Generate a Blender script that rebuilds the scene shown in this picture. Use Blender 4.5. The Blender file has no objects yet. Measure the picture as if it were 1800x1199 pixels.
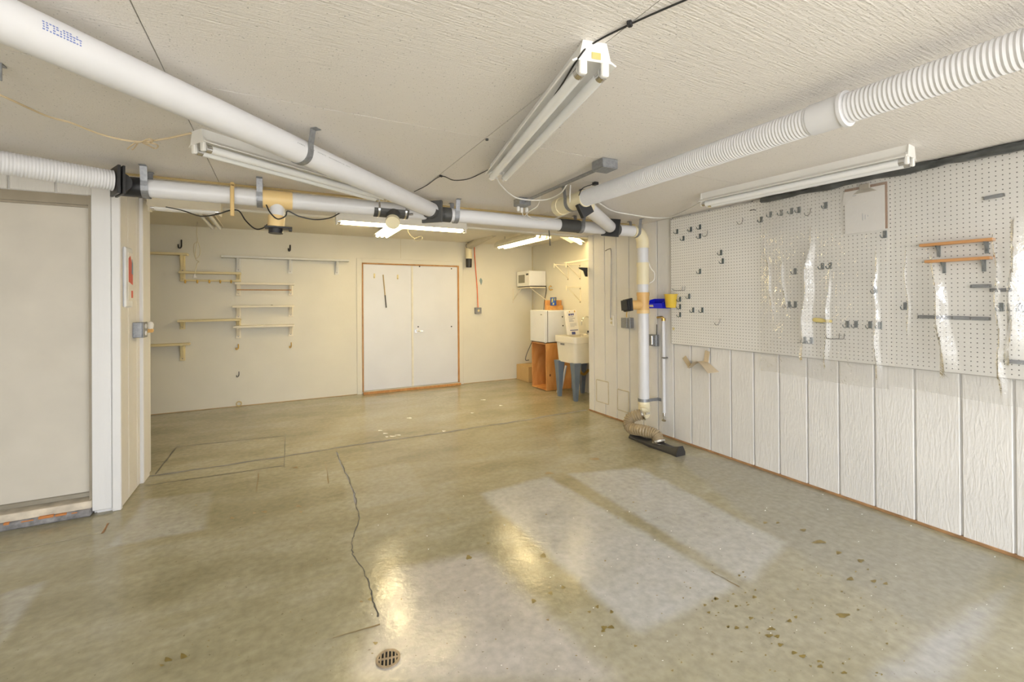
import bpy, bmesh, math, random
from mathutils import Vector, Matrix
random.seed(7)
SC = bpy.context.scene
COL = SC.collection
# ------------------------------------------------------------------ camera
CAMH, FPX, CYP, YAW, PITCH, ROLL = 1.35, 779.52, 526.95, 0.4855, 0.0031, -0.0068
_f = Vector((math.sin(YAW)*math.cos(PITCH), math.cos(YAW)*math.cos(PITCH), math.sin(PITCH)))
_r0 = Vector((math.cos(YAW), -math.sin(YAW), 0)); _u0 = _r0.cross(_f)
_r = math.cos(ROLL)*_r0 + math.sin(ROLL)*_u0
_u = math.cos(ROLL)*_u0 - math.sin(ROLL)*_r0
cd = bpy.data.cameras.new('camera'); cam = bpy.data.objects.new('camera', cd); COL.objects.link(cam)
cd.sensor_fit = 'HORIZONTAL'; cd.sensor_width = 36; cd.lens = FPX/1800*36
cd.shift_y = (CYP-599.5)/1800; cd.clip_start = 0.02; cd.clip_end = 200
M = Matrix((( _r.x, _u.x, -_f.x, 0), (_r.y, _u.y, -_f.y, 0), (_r.z, _u.z, -_f.z, CAMH), (0, 0, 0, 1)))
cam.matrix_world = M
SC.camera = cam
# ------------------------------------------------------------------ world, exposure
SKY_COL, SKY_STR = (0.93, 0.96, 1.0), 5.6
LAMP_COL, LAMP_STR = (1.0, 0.79, 0.42), 24.0
w = bpy.data.worlds.new('sky'); SC.world = w; w.use_nodes = True
bg = w.node_tree.nodes['Background']; bg.inputs[0].default_value = (*SKY_COL, 1); bg.inputs[1].default_value = SKY_STR
SC.view_settings.view_transform = 'Standard'; SC.view_settings.look = 'None'
SC.view_settings.gamma = 1; SC.view_settings.use_curve_mapping = False
SC.view_settings.exposure = 0.22
sl = bpy.data.lights.new('sun', 'SUN'); sl.energy = 16.0; sl.angle = math.radians(.6); sl.color = (1, .95, .88)
so = bpy.data.objects.new('sun', sl); COL.objects.link(so); so.location = (6, 3, 12)
so.rotation_euler = Vector((-.75, -.22, -1)).to_track_quat('-Z', 'Y').to_euler()   # high sun on the driveway, none enters the room

# ------------------------------------------------------------------ measures (metres)
XR, ZC, ZP, YB, ZB, YO, ZH, XL = 3.3793, 2.1462, 0.9311, 6.7995, 2.3165, 4.3948, 2.1265, -0.9188
YD, XR2, YREAR, XLF, XBL = 3.793, 4.0067, -1.6, -2.6, -2.5
def P(px, py, x=None, y=None, z=None):
    """a pixel of the photograph carried to the plane it lies on"""
    d = _r*((px-900)/FPX) + _u*((CYP-py)/FPX) + _f
    o = Vector((0, 0, CAMH))
    if x is not None: t = x/d.x
    elif y is not None: t = y/d.y
    else: t = (z-CAMH)/d.z
    return o + d*t
portal = bpy.data.lights.new('opening_portal', 'AREA'); portal.shape = 'RECTANGLE'; portal.size = 5.4; portal.size_y = 2.1
portal.cycles.is_portal = True
po = bpy.data.objects.new('opening_portal', portal); COL.objects.link(po)
po.location = (0.45, YREAR-0.05, 1.05); po.rotation_euler = (math.radians(90), 0, 0)

# ------------------------------------------------------------------ materials
MATS = {}
def N(nt, typ, **kw):
    n = nt.nodes.new(typ)
    for k, v in kw.items():
        if hasattr(n, k) and not isinstance(v, bpy.types.NodeSocket) and k not in ('Scale',): 
            setattr(n, k, v)
    return n
def lk(nt, a, b): nt.links.new(a, b)
def base_mat(name):
    m = bpy.data.materials.new(name); m.use_nodes = True
    nt = m.node_tree; b = nt.nodes['Principled BSDF']
    return m, nt, b
def mat(name, col, rough=.5, metal=0., var=.08, vscale=9., bump=0., bscale=60., stretch=(1, 1, 1), spec=.5, trans=0.):
    if name in MATS: return MATS[name]
    m, nt, b = base_mat(name)
    tc = N(nt, 'ShaderNodeTexCoord'); mp = N(nt, 'ShaderNodeMapping'); mp.inputs['Scale'].default_value = stretch
    lk(nt, tc.outputs['Object'], mp.inputs[0])
    nz = N(nt, 'ShaderNodeTexNoise'); nz.inputs['Scale'].default_value = vscale; nz.inputs['Detail'].default_value = 5
    lk(nt, mp.outputs[0], nz.inputs['Vector'])
    mr = N(nt, 'ShaderNodeMapRange'); mr.inputs[3].default_value = 1-var; mr.inputs[4].default_value = 1+var
    mr.inputs[1].default_value = .25; mr.inputs[2].default_value = .75
    lk(nt, nz.outputs[0], mr.inputs[0])
    vm = N(nt, 'ShaderNodeVectorMath', operation='SCALE'); vm.inputs[0].default_value = col
    lk(nt, mr.outputs[0], vm.inputs['Scale']); lk(nt, vm.outputs[0], b.inputs['Base Color'])
    b.inputs['Roughness'].default_value = rough; b.inputs['Metallic'].default_value = metal
    b.inputs['Specular IOR Level'].default_value = spec
    b.inputs['Transmission Weight'].default_value = trans
    if bump:
        n2 = N(nt, 'ShaderNodeTexNoise'); n2.inputs['Scale'].default_value = bscale; n2.inputs['Detail'].default_value = 6
        lk(nt, mp.outputs[0], n2.inputs['Vector'])
        bp = N(nt, 'ShaderNodeBump'); bp.inputs['Strength'].default_value = bump; bp.inputs['Distance'].default_value = .01
        lk(nt, n2.outputs[0], bp.inputs['Height']); lk(nt, bp.outputs[0], b.inputs['Normal'])
    MATS[name] = m
    return m
def emis(name, col, strength):
    m, nt, b = base_mat(name)
    b.inputs['Base Color'].default_value = (.9, .9, .85, 1)
    b.inputs['Emission Color'].default_value = (*col, 1); b.inputs['Emission Strength'].default_value = strength
    MATS[name] = m; return m
def wood(name, c1, c2, scale=5., stretch=(1, 1, 10), rough=.5):
    if name in MATS: return MATS[name]
    m, nt, b = base_mat(name)
    tc = N(nt, 'ShaderNodeTexCoord'); mp = N(nt, 'ShaderNodeMapping'); mp.inputs['Scale'].default_value = stretch
    lk(nt, tc.outputs['Object'], mp.inputs[0])
    wv = N(nt, 'ShaderNodeTexNoise'); wv.inputs['Scale'].default_value = scale; wv.inputs['Detail'].default_value = 6; wv.inputs['Distortion'].default_value = 1.2
    lk(nt, mp.outputs[0], wv.inputs['Vector'])
    cr = N(nt, 'ShaderNodeValToRGB'); cr.color_ramp.elements[0].color = (*c1, 1); cr.color_ramp.elements[1].color = (*c2, 1)
    cr.color_ramp.elements[0].position = .32; cr.color_ramp.elements[1].position = .68
    lk(nt, wv.outputs[0], cr.inputs[0]); lk(nt, cr.outputs[0], b.inputs['Base Color'])
    b.inputs['Roughness'].default_value = rough
    MATS[name] = m; return m

def siding_mat(name, col):
    """painted embossed plywood: vertical wood grain pressed into the boards"""
    m, nt, b = base_mat(name)
    tc = N(nt, 'ShaderNodeTexCoord'); ge = N(nt, 'ShaderNodeNewGeometry')
    mp = N(nt, 'ShaderNodeMapping'); mp.inputs['Scale'].default_value = (1, 1, .16)
    lk(nt, ge.outputs['Position'], mp.inputs[0])
    wv = N(nt, 'ShaderNodeTexNoise'); wv.inputs['Scale'].default_value = 48; wv.inputs['Detail'].default_value = 3; wv.inputs['Distortion'].default_value = 1.4
    lk(nt, mp.outputs[0], wv.inputs['Vector'])
    n2 = N(nt, 'ShaderNodeTexNoise'); n2.inputs['Scale'].default_value = 120; lk(nt, mp.outputs[0], n2.inputs['Vector'])
    ad = N(nt, 'ShaderNodeMath', operation='MULTIPLY_ADD'); ad.inputs[1].default_value = .35
    lk(nt, n2.outputs[0], ad.inputs[0]); lk(nt, wv.outputs[0], ad.inputs[2])
    bp = N(nt, 'ShaderNodeBump'); bp.inputs['Strength'].default_value = .5; bp.inputs['Distance'].default_value = .007
    lk(nt, ad.outputs[0], bp.inputs['Height']); lk(nt, bp.outputs[0], b.inputs['Normal'])
    n3 = N(nt, 'ShaderNodeTexNoise'); n3.inputs['Scale'].default_value = 3; lk(nt, ge.outputs['Position'], n3.inputs['Vector'])
    mr = N(nt, 'ShaderNodeMapRange'); mr.inputs[1].default_value = .3; mr.inputs[2].default_value = .7; mr.inputs[3].default_value = .96; mr.inputs[4].default_value = 1.03
    lk(nt, n3.outputs[0], mr.inputs[0])
    vm = N(nt, 'ShaderNodeVectorMath', operation='SCALE'); vm.inputs[0].default_value = col
    lk(nt, mr.outputs[0], vm.inputs['Scale']); lk(nt, vm.outputs[0], b.inputs['Base Color'])
    b.inputs['Roughness'].default_value = .55
    MATS[name] = m; return m
def ceiling_mat(name, col):
    """brushed texture paint, strokes along x"""
    m, nt, b = base_mat(name)
    ge = N(nt, 'ShaderNodeNewGeometry')
    mp = N(nt, 'ShaderNodeMapping'); mp.inputs['Scale'].default_value = (.09, 1, 1); lk(nt, ge.outputs['Position'], mp.inputs[0])
    n1 = N(nt, 'ShaderNodeTexNoise'); n1.inputs['Scale'].default_value = 130; n1.inputs['Detail'].default_value = 5; n1.inputs['Distortion'].default_value = .3
    lk(nt, mp.outputs[0], n1.inputs['Vector'])
    n2 = N(nt, 'ShaderNodeTexNoise'); n2.inputs['Scale'].default_value = 150; n2.inputs['Detail'].default_value = 3; lk(nt, ge.outputs['Position'], n2.inputs['Vector'])
    ad = N(nt, 'ShaderNodeMath', operation='MULTIPLY_ADD'); ad.inputs[1].default_value = .6
    lk(nt, n2.outputs[0], ad.inputs[0]); lk(nt, n1.outputs[0], ad.inputs[2])
    bp = N(nt, 'ShaderNodeBump'); bp.inputs['Strength'].default_value = .55; bp.inputs['Distance'].default_value = .006
    lk(nt, ad.outputs[0], bp.inputs['Height']); lk(nt, bp.outputs[0], b.inputs['Normal'])
    n3 = N(nt, 'ShaderNodeTexNoise'); n3.inputs['Scale'].default_value = 110; n3.inputs['Detail'].default_value = 1; lk(nt, ge.outputs['Position'], n3.inputs['Vector'])
    cr = N(nt, 'ShaderNodeMapRange'); cr.inputs[1].default_value = .26; cr.inputs[2].default_value = .31; cr.inputs[3].default_value = .55; cr.inputs[4].default_value = 1
    lk(nt, n3.outputs[0], cr.inputs[0])
    vm = N(nt, 'ShaderNodeVectorMath', operation='SCALE'); vm.inputs[0].default_value = col
    lk(nt, cr.outputs[0], vm.inputs['Scale']); lk(nt, vm.outputs[0], b.inputs['Base Color'])
    b.inputs['Roughness'].default_value = .6
    MATS[name] = m; return m
def peg_mat(name, col):
    """white hardboard with a grid of small dark holes every inch"""
    m, nt, b = base_mat(name)
    ge = N(nt, 'ShaderNodeNewGeometry'); sp = N(nt, 'ShaderNodeSeparateXYZ'); lk(nt, ge.outputs['Position'], sp.inputs[0])
    outs = []
    for k in (1, 2):
        a = N(nt, 'ShaderNodeMath', operation='MULTIPLY'); a.inputs[1].default_value = 1/.0254; lk(nt, sp.outputs[k], a.inputs[0])
        f = N(nt, 'ShaderNodeMath', operation='FRACT'); lk(nt, a.outputs[0], f.inputs[0])
        s = N(nt, 'ShaderNodeMath', operation='SUBTRACT'); s.inputs[1].default_value = .5; lk(nt, f.outputs[0], s.inputs[0])
        q = N(nt, 'ShaderNodeMath', operation='POWER'); q.inputs[1].default_value = 2; lk(nt, s.outputs[0], q.inputs[0]); outs.append(q)
    su = N(nt, 'ShaderNodeMath', operation='ADD'); lk(nt, outs[0].outputs[0], su.inputs[0]); lk(nt, outs[1].outputs[0], su.inputs[1])
    mr = N(nt, 'ShaderNodeMapRange'); mr.inputs[1].default_value = .010; mr.inputs[2].default_value = .020; lk(nt, su.outputs[0], mr.inputs[0])
    nz = N(nt, 'ShaderNodeTexNoise'); nz.inputs['Scale'].default_value = 2.5; nz.inputs['Detail'].default_value = 6; lk(nt, ge.outputs['Position'], nz.inputs['Vector'])
    m2 = N(nt, 'ShaderNodeMapRange'); m2.inputs[1].default_value = .3; m2.inputs[2].default_value = .7; m2.inputs[3].default_value = .94; m2.inputs[4].default_value = 1.03; lk(nt, nz.outputs[0], m2.inputs[0])
    vm = N(nt, 'ShaderNodeVectorMath', operation='SCALE'); vm.inputs[0].default_value = col; lk(nt, m2.outputs[0], vm.inputs['Scale'])
    mx = N(nt, 'ShaderNodeMix'); mx.data_type = 'RGBA'; mx.inputs[6].default_value = (.05, .045, .04, 1)
    lk(nt, mr.outputs[0], mx.inputs[0]); lk(nt, vm.outputs[0], mx.inputs[7]); lk(nt, mx.outputs[2], b.inputs['Base Color'])
    b.inputs['Roughness'].default_value = .5
    MATS[name] = m; return m
def plastic_sheet(name):
    m, nt, b = base_mat(name)
    out = nt.nodes['Material Output']; nt.nodes.remove(b)
    tr = N(nt, 'ShaderNodeBsdfTransparent'); tr.inputs[0].default_value = (.96, .955, .945, 1)
    gl = N(nt, 'ShaderNodeBsdfGlossy'); gl.inputs['Roughness'].default_value = .10; gl.inputs[0].default_value = (1, 1, 1, 1)
    df = N(nt, 'ShaderNodeBsdfDiffuse'); df.inputs[0].default_value = (.8, .8, .8, 1)
    fr = N(nt, 'ShaderNodeFresnel'); fr.inputs[0].default_value = 1.45
    ge = N(nt, 'ShaderNodeNewGeometry'); nz = N(nt, 'ShaderNodeTexNoise'); nz.inputs['Scale'].default_value = 16; nz.inputs['Detail'].default_value = 4; nz.inputs['Distortion'].default_value = 2.0
    lk(nt, ge.outputs['Position'], nz.inputs['Vector'])
    bp = N(nt, 'ShaderNodeBump'); bp.inputs['Strength'].default_value = .35; bp.inputs['Distance'].default_value = .02; lk(nt, nz.outputs[0], bp.inputs['Height'])
    lk(nt, bp.outputs[0], gl.inputs['Normal']); lk(nt, bp.outputs[0], fr.inputs['Normal'])
    m1 = N(nt, 'ShaderNodeMixShader'); m1.inputs[0].default_value = .17; lk(nt, tr.outputs[0], m1.inputs[1]); lk(nt, df.outputs[0], m1.inputs[2])
    m2 = N(nt, 'ShaderNodeMixShader'); lk(nt, fr.outputs[0], m2.inputs[0]); lk(nt, m1.outputs[0], m2.inputs[1]); lk(nt, gl.outputs[0], m2.inputs[2])
    lk(nt, m2.outputs[0], out.inputs[0])
    MATS[name] = m; return m

def floor_mat(name):
    m, nt, b = base_mat(name)
    ge = N(nt, 'ShaderNodeNewGeometry')
    dn = N(nt, 'ShaderNodeTexNoise'); dn.inputs['Scale'].default_value = 7; dn.inputs['Detail'].default_value = 6; lk(nt, ge.outputs['Position'], dn.inputs['Vector'])
    sb = N(nt, 'ShaderNodeVectorMath', operation='SUBTRACT'); sb.inputs[1].default_value = (.5, .5, .5); lk(nt, dn.outputs['Color'], sb.inputs[0])
    sc = N(nt, 'ShaderNodeVectorMath', operation='SCALE'); sc.inputs['Scale'].default_value = .05; lk(nt, sb.outputs[0], sc.inputs[0])
    pos = N(nt, 'ShaderNodeVectorMath', operation='ADD'); lk(nt, ge.outputs['Position'], pos.inputs[0]); lk(nt, sc.outputs[0], pos.inputs[1])
    # base coat: olive sealed concrete with cloudy wear
    n1 = N(nt, 'ShaderNodeTexNoise'); n1.inputs['Scale'].default_value = 1.7; n1.inputs['Detail'].default_value = 9; n1.inputs['Roughness'].default_value = .62
    mp = N(nt, 'ShaderNodeMapping'); mp.inputs['Rotation'].default_value = (0, 0, .5); mp.inputs['Scale'].default_value = (.7, 1.5, 1); lk(nt, ge.outputs['Position'], mp.inputs[0]); lk(nt, mp.outputs[0], n1.inputs['Vector'])
    cr = N(nt, 'ShaderNodeValToRGB'); e = cr.color_ramp.elements
    e[0].position = .30; e[0].color = (.27, .24, .145, 1); e[1].position = .72; e[1].color = (.45, .425, .335, 1)
    x = e.new(.50); x.color = (.365, .335, .225, 1)
    lk(nt, n1.outputs[0], cr.inputs[0]); col = cr.outputs[0]
    nf = N(nt, 'ShaderNodeTexNoise'); nf.inputs['Scale'].default_value = 5; nf.inputs['Detail'].default_value = 8; lk(nt, ge.outputs['Position'], nf.inputs['Vector'])
    def quad(pix, colr, amt, soft=.075):
        nonlocal col
        pts = [P(px, py, z=0) for px, py in pix]
        c = sum(pts, Vector())/len(pts); prod = None
        for i in range(len(pts)):
            a, bb = pts[i], pts[(i+1) % len(pts)]; d = bb-a; n = Vector((-d.y, d.x, 0)).normalized()
            if n.dot(c-a) < 0: n = -n
            dt = N(nt, 'ShaderNodeVectorMath', operation='DOT_PRODUCT'); dt.inputs[1].default_value = n; lk(nt, pos.outputs[0], dt.inputs[0])
            mr = N(nt, 'ShaderNodeMapRange'); mr.interpolation_type = 'SMOOTHSTEP'; k = n.dot(a)
            mr.inputs[1].default_value = k-soft/2; mr.inputs[2].default_value = k+soft/2; lk(nt, dt.outputs['Value'], mr.inputs[0])
            if prod is None: prod = mr.outputs[0]
            else:
                mu = N(nt, 'ShaderNodeMath', operation='MULTIPLY'); lk(nt, prod, mu.inputs[0]); lk(nt, mr.outputs[0], mu.inputs[1]); prod = mu.outputs[0]
        va = N(nt, 'ShaderNodeMapRange'); va.inputs[1].default_value = .3; va.inputs[2].default_value = .62; va.inputs[3].default_value = amt*.75; va.inputs[4].default_value = amt
        lk(nt, nf.outputs[0], va.inputs[0])
        mu = N(nt, 'ShaderNodeMath', operation='MULTIPLY'); lk(nt, prod, mu.inputs[0]); lk(nt, va.outputs[0], mu.inputs[1])
        mx = N(nt, 'ShaderNodeMix'); mx.data_type = 'RGBA'; mx.inputs[7].default_value = (*colr, 1)
        lk(nt, mu.outputs[0], mx.inputs[0]); lk(nt, col, mx.inputs[6]); col = mx.outputs[2]
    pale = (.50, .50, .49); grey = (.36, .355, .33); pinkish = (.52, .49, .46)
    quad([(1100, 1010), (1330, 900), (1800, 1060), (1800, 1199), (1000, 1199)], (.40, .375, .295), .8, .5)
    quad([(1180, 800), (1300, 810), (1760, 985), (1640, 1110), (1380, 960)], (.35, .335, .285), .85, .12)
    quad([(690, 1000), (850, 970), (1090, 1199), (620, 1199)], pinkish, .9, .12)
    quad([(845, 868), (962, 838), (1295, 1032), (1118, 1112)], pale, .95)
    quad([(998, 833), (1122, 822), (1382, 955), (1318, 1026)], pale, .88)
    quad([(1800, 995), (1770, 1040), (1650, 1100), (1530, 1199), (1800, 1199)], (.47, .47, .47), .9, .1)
    quad([(255, 878), (373, 864), (362, 930), (192, 962)], pale, .6, .06)  # pale floor area, with the white post's reflection painted into the colour
    quad([(0, 1045), (80, 1022), (0, 1135)], pale, .6, .06)
    quad([(600, 832), (715, 812), (750, 868), (612, 900)], (.42, .40, .31), .6, .06)
    quad([(690, 700), (840, 690), (800, 740), (560, 765)], (.45, .44, .36), .5, .3)
    quad([(270, 870), (560, 830), (520, 905), (380, 930)], (.26, .235, .13), .45, .2)
    # specks
    sp = N(nt, 'ShaderNodeTexNoise'); sp.inputs['Scale'].default_value = 60; sp.inputs['Detail'].default_value = 2; lk(nt, ge.outputs['Position'], sp.inputs['Vector'])
    sm = N(nt, 'ShaderNodeMapRange'); sm.inputs[1].default_value = .70; sm.inputs[2].default_value = .76; sm.inputs[4].default_value = .7; lk(nt, sp.outputs[0], sm.inputs[0])
    mx = N(nt, 'ShaderNodeMix'); mx.data_type = 'RGBA'; mx.inputs[7].default_value = (.16, .13, .07, 1); lk(nt, sm.outputs[0], mx.inputs[0]); lk(nt, col, mx.inputs[6]); col = mx.outputs[2]
    fine = N(nt, 'ShaderNodeTexNoise'); fine.inputs['Scale'].default_value = 26; fine.inputs['Detail'].default_value = 8; lk(nt, ge.outputs['Position'], fine.inputs['Vector'])
    fm = N(nt, 'ShaderNodeMapRange'); fm.inputs[1].default_value = .3; fm.inputs[2].default_value = .7; fm.inputs[3].default_value = .86; fm.inputs[4].default_value = 1.1; lk(nt, fine.outputs[0], fm.inputs[0])
    vm = N(nt, 'ShaderNodeVectorMath', operation='SCALE'); lk(nt, col, vm.inputs[0]); lk(nt, fm.outputs[0], vm.inputs['Scale'])
    lk(nt, vm.outputs[0], b.inputs['Base Color'])
    rr = N(nt, 'ShaderNodeMapRange'); rr.inputs[1].default_value = .3; rr.inputs[2].default_value = .7; rr.inputs[3].default_value = .12; rr.inputs[4].default_value = .26; lk(nt, nf.outputs[0], rr.inputs[0]); lk(nt, rr.outputs[0], b.inputs['Roughness'])
    bn = N(nt, 'ShaderNodeTexNoise'); bn.inputs['Scale'].default_value = 38; bn.inputs['Detail'].default_value = 3; lk(nt, ge.outputs['Position'], bn.inputs['Vector'])
    bp = N(nt, 'ShaderNodeBump'); bp.inputs['Strength'].default_value = .10; bp.inputs['Distance'].default_value = .008; lk(nt, bn.outputs[0], bp.inputs['Height']); lk(nt, bp.outputs[0], b.inputs['Normal'])
    b.inputs['Specular IOR Level'].default_value = .5
    MATS[name] = m; return m

CREAM = mat('cream_wall_paint', (.71, .685, .60), .6, var=.04, vscale=2.2, bump=.06, bscale=40)
SIDING = siding_mat('white_siding_paint', (.76, .742, .715))
CEIL = ceiling_mat('ceiling_texture_paint', (.77, .735, .70))
CEILB = mat('back_ceiling_paint', (.76, .72, .62), .65, var=.05, vscale=2, bump=.08, bscale=50)
PEG = peg_mat('pegboard_white', (.80, .785, .755))
FLOOR = floor_mat('sealed_concrete')
TRIMW = mat('white_trim_paint', (.74, .73, .72), .45, var=.03, bump=.1, bscale=30, stretch=(1, 1, .1))
DOORP = mat('door_cream_paint', (.60, .555, .475), .55, var=.06, vscale=4)
DOORW = mat('door_grey_white', (.69, .71, .77), .4, var=.03, vscale=3)
PVC = mat('white_pvc', (.70, .70, .72), .32, var=.02)
PVCC = mat('cream_pvc', (.80, .72, .50), .4, var=.05)
PVCO = mat('orange_tan_pvc', (.74, .46, .17), .4, var=.06)
PVCT = mat('pale_tan_pvc', (.82, .60, .28), .42, var=.06)
BLK = mat('black_plastic', (.02, .02, .022), .42)
DGR = mat('dark_grey_plastic', (.07, .07, .068), .5)
HOOKM = mat('hook_dark_metal', (.085, .105, .11), .4, .4)
WIRE = mat('steel_wire', (.28, .27, .26), .35, .8)
GALV = mat('galvanised_steel', (.30, .31, .33), .45, .6, var=.18, vscale=70)
CHROME = mat('chrome', (.75, .75, .76), .15, 1.)
BRASS = mat('brass', (.62, .42, .14), .35, .9)
GOLDP = mat('gold_hook', (.62, .38, .07), .4, .3)
ENAMEL = mat('white_enamel', (.82, .81, .78), .3, var=.02)
LTGREY = mat('light_grey_shelf', (.66, .66, .63), .5)
SHELFC = mat('cream_shelf_paint', (.74, .64, .38), .55, var=.05)
SHELFW = mat('pale_shelf_paint', (.80, .74, .60), .55, var=.05)
BROWNW = wood('brown_trim_wood', (.42, .19, .05), (.58, .30, .10), 6, (3, 3, 1))
PINE = wood('pine_orange', (.50, .20, .045), (.70, .36, .12), 5, (1.2, 1.2, .35))
PINEB = wood('pine_board', (.56, .26, .07), (.74, .42, .15), 7, (1, 1, 3))
TANB = wood('tan_shelf_wood', (.52, .25, .09), (.62, .33, .14), 7, (1, .3, 2))
CARD = mat('cardboard', (.62, .42, .19), .8, var=.06)
WHITEP = mat('white_appliance', (.74, .75, .78), .35, var=.02)
SINKW = mat('sink_plastic', (.80, .76, .67), .4, var=.03)
SLATE = mat('slate_plastic', (.16, .20, .26), .45)
TUBEOFF = mat('lamp_tube_off', (.84, .85, .86), .2, var=.01)
TUBEON = emis('lamp_tube_lit', LAMP_COL, LAMP_STR)
RED = mat('red_print', (.60, .06, .03), .4); BLUE = mat('blue_print', (.05, .10, .50), .4)
BLUEBIN = mat('blue_bin_plastic', (.01, .02, .75), .35); YELCUP = mat('yellow_cup_plastic', (.68, .47, .05), .4)
TAN = mat('tan_metal', (.60, .49, .33), .45, var=.05)
ORANGE = mat('orange_cord', (.85, .16, .03), .45)
PAPER = mat('white_paper', (.80, .78, .76), .7, var=.03)
HARD = mat('brown_hardboard', (.26, .13, .06), .6)
HOSE = mat('brown_hose', (.36, .28, .17), .35, var=.1)
CABW = mat('white_cable', (.84, .83, .80), .4); CABB = mat('black_cable', (.012, .012, .012), .4); CABC = mat('cream_cord', (.62, .50, .33), .7)
CABY = mat('cream_cord_pale', (.60, .54, .38), .6)
DIRT = mat('brown_dirt', (.36, .20, .09), .8, var=.3, vscale=14)
CRACK = mat('crack_dark', (.13, .125, .11), .7, var=.3, vscale=20); JOINT = mat('joint_grey', (.24, .24, .235), .6, var=.3, vscale=12)
STAIN = mat('olive_stain', (.235, .175, .05), .3, var=.25, vscale=30)
RUSTY = mat('drain_metal', (.38, .31, .23), .5, .5, var=.3, vscale=30); HOLE = mat('dark_hole', (.012, .012, .012), .9)
CLEAR = plastic_sheet('clear_plastic_sheet')
TARP = mat('dark_rolled_plastic', (.075, .08, .08), .28, var=.5, vscale=14)
GLASSD = mat('microwave_window', (.28, .27, .22), .25)
ACR = mat('bag_clear', (.82, .84, .88), .15)
GROUND = mat('driveway_concrete', (.50, .48, .45), .8)
DARKGAP = mat('dark_gap_wood', (.10, .07, .045), .9)  # dark brown backing seen through the ceiling seams

# ------------------------------------------------------------------ mesh helpers
def box(bm, x0, x1, y0, y1, z0, z1, bev=0.):
    r = bmesh.ops.create_cube(bm, size=1.)
    vs = r['verts']
    for v in vs: v.co = Vector(((x0+x1)/2+v.co.x*(x1-x0), (y0+y1)/2+v.co.y*(y1-y0), (z0+z1)/2+v.co.z*(z1-z0)))
    if bev:
        es = list({e for v in vs for e in v.link_edges})
        bmesh.ops.bevel(bm, geom=es, offset=bev, segments=1, affect='EDGES')
def obox(bm, c, size, R=None, bev=0.):
    t = bmesh.new(); s = Vector(size)/2
    box(t, -s.x, s.x, -s.y, s.y, -s.z, s.z, bev)
    mx = Matrix.Translation(Vector(c)) @ ((R.to_4x4()) if R else Matrix())
    for v in t.verts: v.co = mx @ v.co
    me = bpy.data.meshes.new('tmp'); t.to_mesh(me); t.free(); bm.from_mesh(me); bpy.data.meshes.remove(me)
def tube(bm, pts, r, seg=10, caps=True):
    pts = [Vector(p) for p in pts]; n = len(pts)
    rr = r if isinstance(r, (list, tuple)) else [r]*n
    d0 = (pts[1]-pts[0]).normalized()
    a = Vector((0, 0, 1)) if abs(d0.z) < .9 else Vector((1, 0, 0))
    u = d0.cross(a).normalized(); rings = []; prev = d0
    for i, p in enumerate(pts):
        if i == 0: d = d0
        elif i == n-1: d = (pts[i]-pts[i-1]).normalized()
        else:
            d = ((pts[i]-pts[i-1]).normalized()+(pts[i+1]-pts[i]).normalized())
            d = d.normalized() if d.length > 1e-6 else prev
        q = prev.rotation_difference(d); u = (q @ u); u = (u-d*u.dot(d)).normalized(); v = d.cross(u); prev = d
        rings.append([bm.verts.new(p+(u*math.cos(t)+v*math.sin(t))*rr[i]) for t in [2*math.pi*k/seg for k in range(seg)]])
    for i in range(n-1):
        for k in range(seg):
            bm.faces.new((rings[i][k], rings[i][(k+1) % seg], rings[i+1][(k+1) % seg], rings[i+1][k]))
    if caps:
        bm.faces.new(list(reversed(rings[0]))); bm.faces.new(rings[-1])
def smooth(pts, k=6):
    """Catmull-Rom through the points"""
    pts = [Vector(p) for p in pts]; q = [2*pts[0]-pts[1]]+pts+[2*pts[-1]-pts[-2]]; out = []
    for i in range(1, len(q)-2):
        for j in range(k):
            t = j/k; a, b, c, d = q[i-1], q[i], q[i+1], q[i+2]
            out.append(.5*((2*b)+(c-a)*t+(2*a-5*b+4*c-d)*t*t+(3*b-a-3*c+d)*t**3))
    out.append(pts[-1]); return out
def prism(bm, poly, vec):
    a = [bm.verts.new(Vector(p)) for p in poly]; b = [bm.verts.new(Vector(p)+Vector(vec)) for p in poly]
    bm.faces.new(a); bm.faces.new(list(reversed(b))); n = len(a)
    for i in range(n): bm.faces.new((a[(i+1) % n], a[i], b[i], b[(i+1) % n]))
def ring_plate(bm, c, d, r_in, r_out, th, seg=24):
    """flat annulus of thickness th, axis d"""
    d = Vector(d).normalized(); a = Vector((0, 0, 1)) if abs(d.z) < .9 else Vector((1, 0, 0)); u = d.cross(a).normalized(); v = d.cross(u)
    R = []
    for rad, off in ((r_in, -th/2), (r_out, -th/2), (r_out, th/2), (r_in, th/2)):
        R.append([bm.verts.new(Vector(c)+d*off+(u*math.cos(2*math.pi*k/seg)+v*math.sin(2*math.pi*k/seg))*rad) for k in range(seg)])
    for i in range(4):
        for k in range(seg):
            bm.faces.new((R[i][k], R[i][(k+1) % seg], R[(i+1) % 4][(k+1) % seg], R[(i+1) % 4][k]))
def frame_from(d, up=(0, 0, 1)):
    """rotation with local x along d"""
    d = Vector(d).normalized(); u = Vector(up); y = u.cross(d)
    if y.length < 1e-4: y = Vector((0, 1, 0))
    y.normalize(); z = d.cross(y)
    return Matrix((d, y, z)).transposed()

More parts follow.
